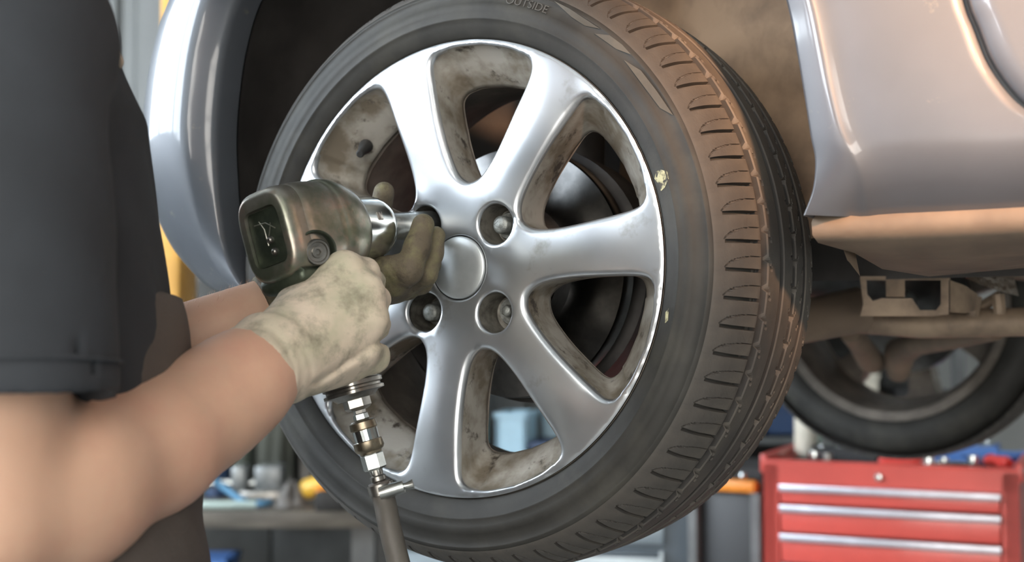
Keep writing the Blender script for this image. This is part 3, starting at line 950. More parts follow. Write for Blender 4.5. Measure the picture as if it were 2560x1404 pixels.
# ---- lift: two columns and the arms under the sills
# ------------------------------------------------------------------ air impact wrench, pressed on the fourth bolt
M_cast = mat('worn greasy cast alloy', (0.30, 0.29, 0.255), 0.36, 0.8, col2=(0.145, 0.165, 0.12), scale=26, cut=(0.40, 0.62), col3=(0.34, 0.255, 0.215), scale3=30, cut3=(0.52, 0.70), bump=0.15, bscale=110, rvar=0.12)
M_castd = mat('dark greasy casting', (0.035, 0.045, 0.033), 0.42, 0.6, col2=(0.07, 0.085, 0.06), scale=40, cut=(0.45, 0.65), bump=0.2, bscale=120)
M_chrome = mat('scuffed chrome', (0.62, 0.66, 0.66), 0.17, 1.0, var=0.12, scale=30, rvar=0.07)
M_steel = mat('oiled steel', (0.30, 0.29, 0.27), 0.32, 0.95, var=0.2, scale=60)
M_brass = mat('tarnished brass coupler', (0.24, 0.205, 0.15), 0.34, 0.9, var=0.25, scale=80)
M_zinc = mat('bright zinc fitting', (0.42, 0.44, 0.43), 0.30, 0.95, var=0.15, scale=60)
M_hose = mat('grey rubber hose', (0.085, 0.078, 0.068), 0.6, var=0.12, scale=30)

GA = w((-0.04, 0, 0.043)); GB = at(690, 588, 1.105)
gx = nrm(GA - GB)
gs0 = nrm(XA - (XA @ gx) * gx); gu0 = np.cross(gs0, gx)
RHO = math.radians(14)
gs = gs0 * math.cos(RHO) + gu0 * math.sin(RHO)          # the side towards the camera
gu = gu0 * math.cos(RHO) - gs0 * math.sin(RHO)          # up
def G(t, s=0.0, u=0.0): return GB + gx * t + gs * s + gu * u
gun = empty('impact_wrench', G(0.05, 0, -0.14))
tag(gun, 'greasy cast metal air impact wrench with chrome nose, pressed onto a wheel bolt', 'impact wrench')
def sect(t, hw, hh, zc, e, n=48, ff=None):
    R = []
    for k in range(n):
        a = 2 * math.pi * k / n
        c, s = math.cos(a), math.sin(a)
        R.append(G(t, hw * math.copysign(abs(c) ** (2 / e), c), zc + hh * math.copysign(abs(s) ** (2 / e), s)))
    return R
B = MB()
B.loft([sect(*q) for q in [(0.004, 0.0300, 0.0400, 0, 3.2), (0.0045, 0.0305, 0.0405, 0, 3.2), (0.015, 0.0325, 0.0425, 0, 3.1), (0.030, 0.0342, 0.0438, 0, 3.0), (0.044, 0.0350, 0.0440, 0, 2.8), (0.0505, 0.0352, 0.0436, 0, 2.6),
       (0.0520, 0.0362, 0.0450, 0, 2.5), (0.0545, 0.0376, 0.0464, 0, 2.4), (0.0620, 0.0382, 0.0460, 0, 2.4), (0.0720, 0.0380, 0.0435, 0, 2.3), (0.0800, 0.0374, 0.0405, 0, 2.2), (0.0845, 0.0362, 0.0380, 0, 2.1), (0.0865, 0.0335, 0.0345, 0, 2.0), (0.0866, 0.02, 0.02, 0, 2)]])
body = B.build('body', M_cast, gun, world_space=True, angle=50)
# rear cover with sunk plate
C_ = MB()
C_.loft([sect(*q) for q in [(0.0075, 0.0309, 0.0410, 0, 3.3), (-0.002, 0.0305, 0.0405, 0, 3.3), (-0.0090, 0.0290, 0.0388, 0, 3.4), (-0.0125, 0.0262, 0.0360, 0, 3.6), (-0.0135, 0.0238, 0.0330, 0, 4.0), (-0.0130, 0.0190, 0.0250, -0.001, 6), (-0.0085, 0.0183, 0.0240, -0.001, 7), (-0.0083, 0.002, 0.002, 0, 6)]], caps=True)
cov = C_.build('rear_cover', M_cast, gun, world_space=True, angle=45)
pl = MB(); pl.box(G(-0.0088, 0, -0.001), (0.0010, 0.0178, 0.0235), (gx, gs, gu), bev=0.0006)
plate_ = pl.build('cover_plate', M_castd, cov, world_space=True)
for s_, u_ in ((0.002, -0.004), (0.0035, -0.0145)):
    MB().lathe([(0.0, 0.003), (0.0012, 0.0029), (0.0018, 0.0022), (0.0032, 0.0018), (0.0034, 0.0)], G(-0.0098, s_, u_), -gx, 18).build('screw', M_steel, cov, world_space=True)
sk = MB()
for q0, q1 in (((-0.012, 0.012), (0.010, 0.004)), ((-0.006, 0.014), (-0.002, -0.008)), ((0.006, 0.010), (0.0, -0.002))):
    sk.tube([G(-0.0097, *q0), G(-0.0099, (q0[0] + q1[0]) / 2 + 0.002, (q0[1] + q1[1]) / 2 + 0.003), G(-0.0097, *q1)], 0.0006, 6)
sk.build('cast_mark', M_cast, plate_, world_space=True)
# lower lip of the rear housing
MB().loft([sect(*q) for q in [(-0.009, 0.022, 0.006, -0.040, 2.4), (-0.006, 0.026, 0.010, -0.040, 2.6), (0.03, 0.029, 0.011, -0.042, 2.6), (0.055, 0.026, 0.011, -0.042, 2.4), (0.06, 0.02, 0.006, -0.042, 2.2)]]).build('lower_housing', M_castd, gun, world_space=True, angle=50)
# reversing knob on the side, in a round collar
kc = G(0.0120, 0.0255, -0.0225); kd = nrm(gs - 0.30 * gu - 0.55 * gx)
MB().lathe([(0.0185, -0.014), (0.0185, 0.0050), (0.0176, 0.0062), (0.0164, 0.0055), (0.0152, 0.001), (0.0145, -0.004), (0.0, -0.004)], kc, kd, 40).build('knob_collar', M_castd, gun, world_space=True, angle=45)
kn = MB().lathe([(0.0110, -0.004), (0.0110, 0.008), (0.0102, 0.0094), (0.0086, 0.0092), (0.0080, 0.0078), (0.0052, 0.0074), (0.0048, 0.0088), (0.0027, 0.0090), (0.0020, 0.0070), (0.0, 0.0068)], kc, kd, 36).build('reverse_knob', M_steel, gun, world_space=True, angle=40)
# chrome hammer case
MB().lathe([(0.0290, 0.0825), (0.0296, 0.0835), (0.0300, 0.0870), (0.0300, 0.1230), (0.0296, 0.1275), (0.0282, 0.1325), (0.0255, 0.1370), (0.0225, 0.1395), (0.0190, 0.1405), (0.0180, 0.1410), (0.0, 0.1410)], GB, gx, 64, xdir=gu).build('chrome_nose', M_chrome, gun, world_space=True, angle=45)
MB().lathe([(0.0175, 0.1405), (0.0175, 0.1440), (0.0162, 0.1465), (0.0140, 0.1470), (0.0, 0.1470)], GB, gx, 40).build('anvil_ring', M_castd, gun, world_space=True, angle=45)
MB().box(G(0.108, 0.0286, 0.004), (0.0035, 0.0022, 0.0040), (gx, gs, gu), bev=0.001).build('oil_plug', M_steel, gun, world_space=True)
# deep socket on the square drive
so = MB().lathe([(0.0085, 0.1465), (0.0125, 0.1470), (0.0132, 0.1482), (0.0132, 0.2250), (0.0125, 0.2262), (0.0105, 0.2262), (0.0105, 0.2100), (0.0, 0.2100)], GB, gx, 40).build('socket', M_zinc, gun, world_space=True, angle=40)
# handle, trigger and square foot
def hsec(u, hx, hs, e, t0=0.046):
    R = []
    for k in range(32):
        a = 2 * math.pi * k / 32
        c, s = math.cos(a), math.sin(a)
        R.append(G(t0 + hx * math.copysign(abs(c) ** (2 / e), c), hs * math.copysign(abs(s) ** (2 / e), s), u))
    return R
MB().loft([hsec(*q) for q in [(-0.030, 0.030, 0.018, 2.4), (-0.045, 0.024, 0.0175, 2.4), (-0.065, 0.0205, 0.0175, 2.4), (-0.095, 0.0200, 0.0175, 2.4), (-0.118, 0.0205, 0.0180, 2.6), (-0.126, 0.0225, 0.0200, 3.2)]]).build('handle', M_castd, gun, world_space=True, angle=50)
MB().loft([hsec(*q) for q in [(-0.124, 0.0215, 0.0195, 4.0), (-0.1255, 0.0230, 0.0210, 4.2), (-0.1310, 0.0230, 0.0210, 4.2), (-0.1322, 0.0205, 0.0190, 4.2), (-0.1340, 0.0205, 0.0190, 4.2), (-0.1352, 0.0232, 0.0212, 4.2), (-0.1385, 0.0232, 0.0212, 4.2),
       (-0.1397, 0.0210, 0.0195, 4.2), (-0.1415, 0.0210, 0.0195, 4.2), (-0.1425, 0.0234, 0.0214, 4.2), (-0.1450, 0.0234, 0.0214, 4.2), (-0.1462, 0.0190, 0.0175, 3.0), (-0.1500, 0.0160, 0.0150, 2.6)]]).build('handle_foot', M_steel, gun, world_space=True, angle=40)
MB().loft([hsec(*q, t0=0.072) for q in [(-0.050, 0.006, 0.006, 3), (-0.060, 0.009, 0.007, 3), (-0.075, 0.006, 0.006, 3)]]).build('trigger', M_steel, gun, world_space=True)
# ---- air hose with its fittings, plugged into the foot
fo = G(0.046, 0.0, -0.150)
fd = nrm(-gu + 0.02 * gx)
hose = empty('air_hose', at(1010, 1404, 1.02) * np.array([1, 1, 0]))
tag(hose, 'grey rubber air hose with brass quick coupler and worm clamp, hanging from the wrench handle', 'hose')
KF = 0.77
def F_(q): return fo + fd * q * KF
def FL(pr): return [(r * 0.93, h * KF) for r, h in pr]
MB().lathe(FL([(0.0, -0.004), (0.0115, -0.004), (0.0130, 0.0), (0.0130, 0.009), (0.0105, 0.012), (0.0060, 0.013), (0.0052, 0.020)]), F_(0), fd, 6).build('swivel_nut', M_steel, hose, world_space=True, smooth=False)
MB().lathe(FL([(0.0, 0.010), (0.0060, 0.010), (0.0052, 0.016), (0.0070, 0.0175), (0.0074, 0.0230), (0.0060, 0.0245), (0.0060, 0.030)]), F_(0), fd, 6).build('plug_nut', M_zinc, hose, world_space=True, smooth=False)
MB().lathe(FL([(0.0, 0.024), (0.0100, 0.0245), (0.0125, 0.0265), (0.0130, 0.0340), (0.0118, 0.0350), (0.0118, 0.0355)]), F_(0), fd, 36).build('coupler_collar', M_brass, hose, world_space=True, angle=40)
MB().lathe(FL([(0.0118, 0.0350), (0.0116, 0.0480)]), F_(0), fd, 24).build('coupler_sleeve', M_chrome, hose, world_space=True, smooth=False)
MB().lathe(FL([(0.0116, 0.0475), (0.0138, 0.0485), (0.0142, 0.0560), (0.0128, 0.0590), (0.0105, 0.0605), (0.0100, 0.0630)]), F_(0), fd, 36).build('coupler_ring', M_brass, hose, world_space=True, angle=40)
MB().lathe(FL([(0.0085, 0.0620), (0.0103, 0.0630), (0.0109, 0.0645), (0.0109, 0.0795), (0.0098, 0.0812), (0.0065, 0.0820), (0.0055, 0.0890)]), F_(0), fd, 6).build('hex_nut', M_zinc, hose, world_space=True, smooth=False)
MB().lathe(FL([(0.0, 0.082), (0.0060, 0.082), (0.0058, 0.088), (0.0075, 0.0895), (0.0075, 0.094), (0.0055, 0.096), (0.0055, 0.105)]), F_(0), fd, 20).build('hose_barb', M_steel, hose, world_space=True)
hs = F_(0.096)
hd_ = float((hs - CAM) @ FW)
def px_of(q): v = q - CAM; return 1280 + FPX * (v @ RT) / (v @ FW), 702 - FPX * (v @ UP) / (v @ FW)
hx_, hy_ = px_of(hs)
path = spline([hs, hs + fd * 0.018, at(hx_ + 26, hy_ + 110, hd_ - 0.010), at(hx_ + 48, hy_ + 200, hd_ - 0.016), at(hx_ + 90, hy_ + 360, hd_ - 0.025), at(1090, 1900, 1.03), at(1160, 2600, 0.95), np.array([0.10, 0.98, 0.35]), np.array([0.16, 1.05, 0.05]), np.array([0.32, 1.25, 0.012]), np.array([0.9, 1.6, 0.012])], 70)
MB().tube(path, [0.0098] * 70, 18).build('rubber_tube', M_hose, hose, world_space=True, angle=None)
cl_ = MB().lathe([(0.0102, -0.0045), (0.0112, -0.0045), (0.0112, 0.0045), (0.0102, 0.0045)], F_(0.104), fd, 30).build('clamp_band', M_steel, hose, world_space=True, angle=40)
cs = nrm(np.cross(fd, FW)); cs = cs if cs @ RT > 0 else -cs
cb = F_(0.104) - FW * 0.011 + RT * 0.004
MB().tube([cb - RT * 0.004 + UP * -0.002, cb + RT * 0.003, cb + RT * 0.0165 + UP * 0.004], [0.0052, 0.0060, 0.0056], 14).tube([cb + RT * 0.0165 + UP * 0.004, cb + RT * 0.0185 + UP * 0.0045, cb + RT * 0.0245 + UP * 0.006], [0.0030, 0.0030, 0.0046], 10).build('clamp_screw', M_zinc, hose, world_space=True, angle=40)
# ------------------------------------------------------------------ the mechanic
M_skin = mat('skin', (0.60, 0.385, 0.275), 0.48, var=0.05, scale=14, sss=0.12, bump=0.08, bscale=180, col3=(0.56, 0.31, 0.225), scale3=9, cut3=(0.45, 0.75), dist=0.001)
M_shirt = mat('charcoal jersey', (0.028, 0.033, 0.040), 0.85, var=0.12, scale=8, bump=0.25, bscale=500, dist=0.0006)
M_bib = mat('brown grey work cloth', (0.085, 0.072, 0.064), 0.85, var=0.12, scale=10, bump=0.25, bscale=300)
M_glove = mat('stained pale glove', (0.60, 0.515, 0.41), 0.75, col2=(0.36, 0.36, 0.25), scale=17, cut=(0.44, 0.72), col3=(0.17, 0.16, 0.115), scale3=38, cut3=(0.48, 0.74), bump=0.2, bscale=260, dist=0.001)
M_gloved = mat('oil soaked knit glove', (0.095, 0.076, 0.050), 0.75, col2=(0.15, 0.135, 0.068), scale=45, cut=(0.45, 0.68), col3=(0.045, 0.035, 0.022), scale3=50, cut3=(0.5, 0.7), bump=0.7, bscale=420, dist=0.0012)
M_boot = mat('black leather', (0.02, 0.019, 0.018), 0.5)
M_hair = mat('short brown hair', (0.05, 0.033, 0.02), 0.6, bump=0.6, bscale=150)

TC = np.array([-0.412, 0.985, 0.0])                  # torso axis
FD = nrm([0.93, 0.37, 0]); LD = np.array([-FD[1], FD[0], 0])
person = empty('person', (TC[0], TC[1], 0))
tag(person, 'mechanic in charcoal t-shirt and work gloves holding the impact wrench', 'person')
# joints
SH_R = np.array([-0.330, 0.820, 1.455]); EL_R = at(-45, 1275, 0.815)
FR = [(EL_R, 0.052), (at(150, 1210, 0.87), 0.0545), (at(376, 1113, 0.945), 0.0440), (at(520, 1020, 1.0), 0.0385), (at(612, 950, 1.035), 0.0345), (at(668, 905, 1.055), 0.0300)]
SH_L = TC + LD * 0.175 + np.array([0, 0, 1.45]); EL_L = np.array([-0.44, 1.125, 1.180])
WR_L = at(700, 762, 1.205)
# ---- gloves
def chain(P, pts, k, d=None):
    for (a, ra), (b, rb) in zip(pts[:-1], pts[1:]):
        q = s_cone(P, a, b, ra, rb)
        d = q if d is None else s_min(d, q, k)
    return d
WR = at(650, 916, 1.048)
HMCP = [at(862, 676, 1.108), at(912, 732, 1.101), at(921, 798, 1.099), at(902, 870, 1.103)]
def groove(P, line, wpx):
    v = P - CAM
    dep = v @ FW
    q = np.stack([1280 + FPX * (v @ RT) / dep, 702 - FPX * (v @ UP) / dep], 1)
    L_ = spline(np.array(line, float), 14)
    out = np.full(len(P), 1e6)
    for a, b in zip(L_[:-1], L_[1:]):
        e = b - a
        t = np.clip(((q - a) @ e) / (e @ e), 0, 1)
        out = np.minimum(out, np.linalg.norm(q - (a + t[:, None] * e), axis=1))
    return np.exp(-(out / wpx) ** 2)
def right_glove(P):
    palm = None
    for m, r0, r1 in zip(HMCP, (0.026, 0.027, 0.027, 0.026), (0.0150, 0.0155, 0.0155, 0.0145)):
        q = s_cone(P, WR + (m - WR) * 0.05, m, r0, r1)
        palm = q if palm is None else s_min(palm, q, 0.016)
    palm = s_min(palm, s_cone(P, at(700, 860, 1.075), at(765, 712, 1.118), 0.022, 0.016), 0.02)      # thumb root
    palm = s_min(palm, s_cone(P, at(720, 930, 1.075), at(868, 900, 1.116), 0.0245, 0.0205), 0.014)      # heel of the hand
    d = palm
    fingers = [
        [(HMCP[0], 0.0142), (at(912, 680, 1.122), 0.0118), (at(932, 706, 1.150), 0.0105), (at(908, 716, 1.172), 0.0098)],
        [(HMCP[1], 0.0145), (at(938, 750, 1.130), 0.0125), (at(915, 770, 1.168), 0.0110), (at(862, 768, 1.170), 0.0100)],
        [(HMCP[2], 0.0142), (at(938, 814, 1.128), 0.0123), (at(912, 830, 1.166), 0.0108), (at(858, 828, 1.167), 0.0098)],
        [(HMCP[3], 0.0130), (at(934, 893, 1.124), 0.0128), (at(900, 896, 1.158), 0.0100), (at(852, 892, 1.160), 0.0092)],
        [(at(752, 735, 1.118), 0.0155), (at(785, 690, 1.150), 0.0125), (at(835, 690, 1.180), 0.0110), (at(880, 700, 1.186), 0.0100)]]
    for i, f in enumerate(fingers):
        q = chain(P, f, 0.006)
        d = s_min(d, q, 0.0085 if i < 4 else 0.012)
    # knuckle bumps and tendons on the back of the hand
    for i, m in enumerate(HMCP):
        d = s_min(d, s_cone(P, m + (-FW) * 0.0045, m + (-FW) * 0.004 + (WR - m) * 0.25, 0.0118, 0.008), 0.012)
    # cuff: a loose band with folds
    ax = nrm(FR[3][0] - WR)
    h = (P - WR) @ ax
    rad = np.linalg.norm((P - WR) - h[:, None] * ax, axis=1)
    band = np.maximum(np.abs(h - 0.001) - 0.021, rad - (0.0372 + 0.0006 * np.sin(h * 300)) - 0.07 * np.clip(h, 0, 0.03))
    d = s_min(d, band, 0.010)
    d = np.maximum(d, h - 0.0195)
    # pull creases by the cuff, and the fold between palm edge and back of the hand
    cr = 0.0010 * groove(P, [(722, 985), (735, 930), (720, 880), (690, 845)], 7) + 0.0012 * groove(P, [(770, 985), (778, 935), (768, 890), (742, 850)], 8) + 0.0009 * groove(P, [(748, 990), (757, 930), (745, 880)], 6)
    cr += 0.0022 * groove(P, [(985, 846), (945, 858), (890, 890), (840, 925), (790, 958)], 9) - 0.0010 * groove(P, [(985, 862), (900, 906), (830, 950)], 14)
    cr += 0.0014 * groove(P, [(628, 818), (668, 822), (690, 836), (705, 852)], 8) + 0.0010 * groove(P, [(985, 705), (945, 712), (915, 700)], 8)
    cr += 0.0010 * groove(P, [(990, 768), (950, 765), (925, 755)], 8) + 0.0009 * groove(P, [(990, 835 - 12), (955, 826), (930, 815)], 8)
    return d + cr
def left_glove(P):
    mc = [(at(990, 702, 1.218), 0.0135), (at(1002, 712, 1.238), 0.0135), (at(988, 722, 1.256), 0.0130), (at(965, 730, 1.272), 0.0120)]
    d = None
    for m, r in mc:
        q = s_cone(P, WR_L + (m - WR_L) * 0.0, m, 0.024, r)
        d = q if d is None else s_min(d, q, 0.014)
    fingers = [
        [(mc[0][0], 0.0135), (at(1022, 676, 1.200), 0.0122), (at(1043, 618, 1.202), 0.0117), (at(1058, 562, 1.210), 0.0106)],
        [(mc[1][0], 0.0135), (at(1062, 684, 1.222), 0.0112), (at(1080, 632, 1.222), 0.0100), (at(1091, 588, 1.226), 0.0086)],
        [(mc[2][0], 0.0125), (at(1052, 706, 1.248), 0.0105), (at(1075, 660, 1.252), 0.0096), (at(1082, 625, 1.256), 0.0086)],
        [(mc[3][0], 0.0115), (at(1020, 722, 1.270), 0.0096), (at(1045, 690, 1.275), 0.0088), (at(1055, 655, 1.275), 0.0080)],
        [(at(880, 712, 1.245), 0.018), (at(925, 640, 1.292), 0.0135), (at(948, 540, 1.300), 0.0112), (at(960, 480, 1.290), 0.0103)]]
    for i, f in enumerate(fingers):
        d = s_min(d, chain(P, f, 0.006), 0.005 if i < 4 else 0.010)
    d = s_min(d, s_cone(P, at(948, 676, 1.205), at(985, 668, 1.205), 0.013, 0.012), 0.008)
    ax = nrm(EL_L - WR_L)
    h = (P - WR_L) @ ax
    rad = np.linalg.norm((P - WR_L) - h[:, None] * ax, axis=1)
    d = s_min(d, np.maximum(np.abs(h) - 0.016, rad - 0.031 - 0.0012 * np.sin(h * 700)), 0.008)
    d = np.maximum(d, h - 0.014)
    # folds across the base of the fingers
    k = at(965, 690, 1.21)
    q = P - k
    d = d + 0.0012 * np.sin((q @ nrm(RT * 0.8 + UP * 0.5)) * 900) * np.clip(1 - np.linalg.norm(q, axis=1) / 0.03, 0, 1)
    return d
def around(pts, pad):
    Q = np.array(pts)
    return Q.min(0) - pad, Q.max(0) + pad
lo, hi = around([WR] + HMCP + [at(951, 816, 1.13), at(880, 700, 1.186), at(945, 690, 1.15), at(852, 892, 1.16), at(720, 930, 1.07)], 0.046)
V, F = nets(right_glove, lo, hi, 0.0022)
gl = mk('glove', V, F, M_glove, person, True, True); gl['label'] = 'pale stained work glove gripping the wrench handle'
lo, hi = around([WR_L, at(990, 690, 1.2), at(1091, 588, 1.226), at(960, 480, 1.29), at(1059, 563, 1.2), at(965, 735, 1.28), at(880, 712, 1.25)], 0.036)
V, F = nets(left_glove, lo, hi, 0.0022)
gl2 = mk('glove', V, F, M_gloved, person, True, True); gl2['label'] = 'dark oily knit glove steadying the socket'

# ---- body: head, neck, trunk and arms in one surface
NK = TC + np.array([0, 0, 1.50]) + FD * 0.02
HD = NK + FD * 0.055 + np.array([0, 0, 0.185])
def body_sdf(P):
    d = s_ell(P, TC + np.array([0, 0, 1.28]), (FD, LD, (0, 0, 1)), (0.105, 0.165, 0.24))
    d = s_min(d, s_cone(P, SH_R + np.array([0.0, 0.02, -0.02]), SH_L + np.array([0, 0, -0.02]), 0.06, 0.06), 0.05)
    d = s_min(d, s_cone(P, TC + np.array([0, 0, 1.44]), HD - np.array([0, 0, 0.06]), 0.062, 0.056), 0.03)
    # head with brow, nose, chin and ears
    d = s_min(d, s_ell(P, HD + np.array([0, 0, 0.03]) - FD * 0.01, (FD, LD, (0, 0, 1)), (0.098, 0.076, 0.105)), 0.02)
    d = s_min(d, s_ell(P, HD + FD * 0.035 - np.array([0, 0, 0.055]), (FD, LD, (0, 0, 1)), (0.055, 0.052, 0.06)), 0.02)
    d = s_min(d, s_cone(P, HD + FD * 0.088 + np.array([0, 0, 0.03]), HD + FD * 0.112 - np.array([0, 0, 0.012]), 0.009, 0.014), 0.012)
    d = s_min(d, s_cone(P, HD + FD * 0.082 + LD * 0.045 + np.array([0, 0, 0.042]), HD + FD * 0.082 - LD * 0.045 + np.array([0, 0, 0.042]), 0.010, 0.010), 0.012)
    for s in (-1, 1):
        d = s_min(d, s_ell(P, HD + LD * s * 0.079 + np.array([0, 0, 0.0]), (FD, LD, (0, 0, 1)), (0.020, 0.009, 0.032)), 0.006)
        d = s_max(d, -s_cone(P, HD + FD * 0.096 + LD * s * 0.032 + np.array([0, 0, 0.016]), HD + FD * 0.097 + LD * s * 0.03 + np.array([0, 0, 0.016]), 0.011, 0.011), 0.008)
    d = s_max(d, -s_cone(P, HD + FD * 0.099 + LD * 0.022 - np.array([0, 0, 0.052]), HD + FD * 0.099 - LD * 0.022 - np.array([0, 0, 0.052]), 0.004, 0.004), 0.006)
    # right arm
    up = s_cone(P, SH_R, EL_R, 0.060, 0.050)
    d = s_min(d, up, 0.03)
    fr = chain(P, FR, 0.03)
    d = s_min(d, fr, 0.012)
    # left arm
    d = s_min(d, s_cone(P, SH_L, EL_L, 0.058, 0.048), 0.03)
    la_ = chain(P, [(EL_L, 0.046), (EL_L + (WR_L - EL_L) * 0.35, 0.0455), (WR_L, 0.0285)], 0.01)
    return s_min(d, la_, 0.015)
V, F = nets(body_sdf, np.minimum(np.minimum(EL_R, SH_R), SH_L - 0.05) + np.array([-0.07, -0.08, -0.14]), np.array([-0.10, 1.30, 1.85]), 0.0065)
sk_ = mk('body', V, F, M_skin, person, True, True)
sk_.data.update()
hv = MB()
rows = []
for i in range(9):
    ph = math.radians(2 + i * 11)
    rows.append([HD + np.array([0, 0, 0.045]) - FD * 0.016 + FD * 0.104 * math.sin(ph) * math.cos(a) * (0.86 if math.cos(a) > 0 else 1.0) + LD * 0.083 * math.sin(ph) * math.sin(a) + np.array([0, 0, 0.104 * math.cos(ph) - (0.05 if math.cos(a) < 0.2 else 0.0) * (i / 8) ** 2])
                 for a in np.linspace(0, 2 * math.pi, 28, endpoint=False)])
hv.loft(rows).build('hair', M_hair, person, world_space=True, angle=None)
# arm hair catching the light on the far forearm
hb = MB()
fdir = nrm(WR_L - EL_L)
for i in range(150):
    t = RNG.uniform(0.30, 0.97); a_ = RNG.normal(0, 0.5)
    c = EL_L + (WR_L - EL_L) * t
    r = np.interp(t, [0, 0.35, 1], [0.046, 0.0455, 0.0285])
    n1 = nrm(np.array([0, 0, 1.0]) - fdir * fdir[2]); n2 = np.cross(fdir, n1)
    nn = n1 * math.cos(a_) + n2 * math.sin(a_)
    p0 = c + nn * (r - 0.002); q = nrm(nn * 0.7 + fdir * RNG.uniform(0.2, 0.9) + n2 * RNG.normal(0, 0.3))
    side = nrm(np.cross(q, FW)) * 0.00012
    L_ = RNG.uniform(0.004, 0.010)
    hb.add([p0 - side, p0 + side, p0 + q * L_], [(0, 1, 2)])
ah = hb.build('arm_hair', M_skin, person, world_space=True, smooth=False, fix=False); ah['kind'] = 'stuff'

# ---- t-shirt
HEM = at(-15, 1008, 0.80)
sl_ax = nrm(HEM - SH_R)
def shirt_sdf(P):
    z = P[:, 2]
    q = P - TC
    f = q @ FD; l = q @ LD
    fx = np.interp(z, [0.95, 1.05, 1.15, 1.25, 1.30, 1.36, 1.42, 1.47, 1.50], [0.166, 0.166, 0.162, 0.154, 0.147, 0.138, 0.131, 0.106, 0.075])
    lx = np.interp(z, [0.95, 1.15, 1.30, 1.42, 1.50], [0.175, 0.175, 0.178, 0.17, 0.10])
    k = np.sqrt((f / fx) ** 2 + (l / lx) ** 2)
    tor = (k - 1) * np.minimum(fx, lx)
    tor = np.maximum(tor, np.maximum(z - 1.50, 1.02 - z))
    d = tor
    d = s_min(d, s_cone(P, SH_R + np.array([0.01, 0.03, -0.012]), SH_L + np.array([0, 0, -0.015]), 0.062, 0.058), 0.04)
    t = (P - SH_R) @ sl_ax
    L_ = np.linalg.norm(HEM - SH_R)
    c = SH_R + np.clip(t, 0, L_ + 0.1)[:, None] * sl_ax
    rr = np.linalg.norm(P - c, axis=1)
    wr = 0.0
    sle = rr - (0.071 + 0.004 * np.clip(t / L_, 0, 1) + wr)
    sle = np.maximum(sle, t - L_)
    d = s_min(d, sle, 0.012)
    # left sleeve
    ta = nrm(EL_L - SH_L)
    t2 = (P - SH_L) @ ta
    c2 = SH_L + np.clip(t2, 0, 0.3)[:, None] * ta
    d = s_min(d, np.maximum(np.linalg.norm(P - c2, axis=1) - 0.068, t2 - 0.19), 0.03)
    # neck opening and hollow sleeve ends
    d = np.maximum(d, -(s_cone(P, NK - np.array([0, 0, 0.03]), NK + np.array([0, 0, 0.2]), 0.070, 0.085)))
    d = np.maximum(d, -np.maximum(rr - 0.064, -(t - (L_ - 0.03))))
    folds = 0.0022 * np.sin(z * 24 + f * 30 - l * 34) * np.sin(l * 19 + z * 9 + 1.5) + 0.0009 * np.sin(z * 61 + l * 77 + f * 20)
    return d + folds * np.clip((1.47 - z) / 0.1, 0, 1)
V, F = nets(shirt_sdf, np.array([-0.68, 0.66, 1.0]), np.array([-0.14, 1.26, 1.56]), 0.006)
sh_ = mk('t_shirt', V, F, M_shirt, person, True, True)
# stitched hem ring of the near sleeve
u_ = nrm(np.cross(sl_ax, (0, 1, 0))); v_ = np.cross(sl_ax, u_)
MB().tube([HEM - sl_ax * 0.022 + 0.0754 * (math.cos(a) * u_ + math.sin(a) * v_) for a in np.linspace(0, 2 * math.pi, 60)], 0.0016, 6).build('hem_seam', M_shirt, sh_, world_space=True)
MB().tube(spline([at(252, 12, 0.95), at(272, 55, 0.95), at(288, 105, 0.955), at(296, 140, 0.96), at(298, 168, 0.965)], 16), [0.0022] * 12 + [0.003, 0.0035, 0.003, 0.002], 8).build('collar_edge_light', mat('pale collar edge light', (0.55, 0.46, 0.36), 0.7, var=0.1), person, world_space=True)  # pale strip modelled for the rim light along the collar edge
# ---- bib trousers, worn over the belly and down the legs
HP = [TC + LD * s * 0.09 + np.array([0, 0, 0.93]) for s in (-1, 1)]
def bib_sdf(P):
    z = P[:, 2]
    q = P - TC
    f = q @ FD; l = q @ LD
    fx = np.interp(z, [0.80, 0.95, 1.05, 1.15, 1.22, 1.30], [0.155, 0.176, 0.184, 0.176, 0.167, 0.160])
    lx = np.interp(z, [0.80, 1.0, 1.3], [0.185, 0.182, 0.15])
    k = np.sqrt((f / fx) ** 2 + (l / lx) ** 2)
    d = (k - 1) * np.minimum(fx, lx)
    d = np.maximum(d, np.maximum(z - 1.287, 0.86 - z))
    d = np.maximum(d, np.minimum(0.085 - f, z - 1.0))                        # above the waist only the front panel
    for s, h in zip((-1, 1), HP):
        kn_ = TC + LD * s * 0.11 + FD * 0.03 + np.array([0, 0, 0.50]); an = TC + LD * s * 0.13 + np.array([0, 0, 0.10])
        d = s_min(d, s_cone(P, h, kn_, 0.095, 0.070), 0.03)
        d = s_min(d, s_cone(P, kn_, an, 0.070, 0.062), 0.02)
    return d + 0.002 * np.sin(z * 70 + l * 50)
V, F = nets(bib_sdf, np.array([TC[0] - 0.28, TC[1] - 0.28, 0.06]), np.array([TC[0] + 0.26, TC[1] + 0.28, 1.32]), 0.0085)
bb = mk('bib_trousers', V, F, M_bib, person, True, True)
